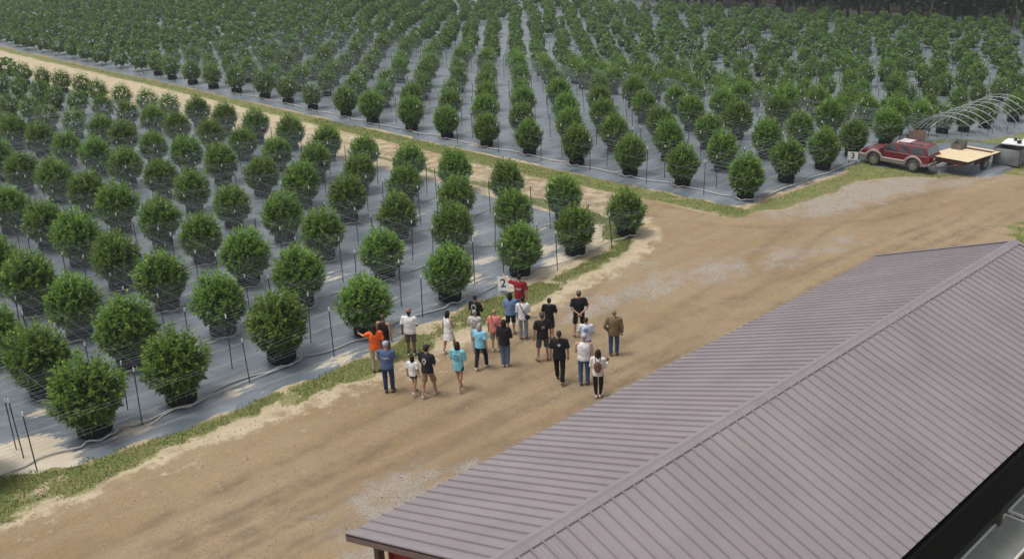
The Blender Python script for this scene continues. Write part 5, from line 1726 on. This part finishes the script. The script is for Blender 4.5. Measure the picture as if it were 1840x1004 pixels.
gx_, gy_ = [], []
for (n, a, b2, c, d2) in ((150000, 4, 35.2, 24.6, 32), (9000, 33, 35, 32, 60), (26000, 36.8, 40, 26, 62), (9000, 36, 40, 62, 110), (26000, 38.5, 66, 18, 27.4), (14000, 43, 56, 13, 17.5), (9000, 16, 30, 3.2, 6)):
    x, y = scatter_mask(n, a, b2, c, d2, 0, 0.55)
    gx_.append(x); gy_.append(y)
x = np.concatenate(gx_); y = np.concatenate(gy_)
n = len(x)
hgt = 0.025 + 0.085 * RNG.random(n) ** 2 * (0.5 + 1.1 * fbm(x, y))
far = np.clip(np.hypot(x, y) / 45, 1, 2)
wd = (0.007 + 0.009 * RNG.random(n)) * far
ang = RNG.random(n) * 6.283
ln = RNG.normal(size=(n, 2)) * 0.03
z0 = ground_surface(x, y)
V = np.empty((n, 3, 3))
V[:, 0] = np.stack([x + np.cos(ang) * wd, y + np.sin(ang) * wd, z0], 1)
V[:, 1] = np.stack([x - np.cos(ang) * wd, y - np.sin(ang) * wd, z0], 1)
V[:, 2] = np.stack([x + ln[:, 0], y + ln[:, 1], z0 + hgt], 1)
tone = np.clip(0.2 + 0.8 * fbm(x * 0.8, y * 0.8) + RNG.normal(size=n) * 0.18, 0, 1)
me = np_mesh('verge_grass', V.reshape(-1, 3), np.arange(n * 3).reshape(n, 3), [M_GRASS], {'tone': ('FLOAT', np.repeat(tone, 3))})
tag(link(bpy.data.objects.new('verge_grass', me)), 'short rough grass on the verges around both fields', 'grass', kind='stuff')

sx_, sy_ = scatter_mask(26000, 4, 55, 14, 26, 2, 0.34)
ex = 2 + 44 * RNG.random(11000); ey = 14 + 13 * RNG.random(11000)
x = np.concatenate([sx_, ex]); y = np.concatenate([sy_, ey]); n = len(x)
sz = 0.012 + 0.030 * RNG.random(n) ** 2.5
tet = np.array([(1, 0, 0), (-0.5, 0.87, 0), (-0.5, -0.87, 0), (0.1, 0, 0.8)])
a = RNG.random(n) * 6.283
rx = tet[None, :, 0] * np.cos(a)[:, None] - tet[None, :, 1] * np.sin(a)[:, None]
ry = tet[None, :, 0] * np.sin(a)[:, None] + tet[None, :, 1] * np.cos(a)[:, None]
V = np.stack([x[:, None] + rx * sz[:, None], y[:, None] + ry * sz[:, None], ground_surface(x, y)[:, None] + tet[None, :, 2] * sz[:, None]], -1).reshape(-1, 3)
I = np.arange(n)[:, None] * 4
Q = np.concatenate([I + [0, 1, 3], I + [1, 2, 3], I + [2, 0, 3]])
me = np_mesh('road_gravel', V, Q, [M_STONE])
tag(link(bpy.data.objects.new('road_gravel', me)), 'loose pale gravel scattered over the dirt road', 'gravel', kind='stuff')


# ------------------------------------------------------------------ the air: a faint even haze over the fields
b = MB(); b.box((160, 170, 2.0), (700, 700, 40.0))
hz = NT('thin_haze')
pv = hz.n('ShaderNodeVolumePrincipled')
pv.inputs['Color'].default_value = (0.86, 0.92, 1.0, 1)
pv.inputs['Density'].default_value = 0.0005
pv.inputs['Anisotropy'].default_value = 0.2
hz.l(pv.outputs[0], hz.out.inputs['Volume'])
tag(b.build('haze', hz.m), kind='stuff')
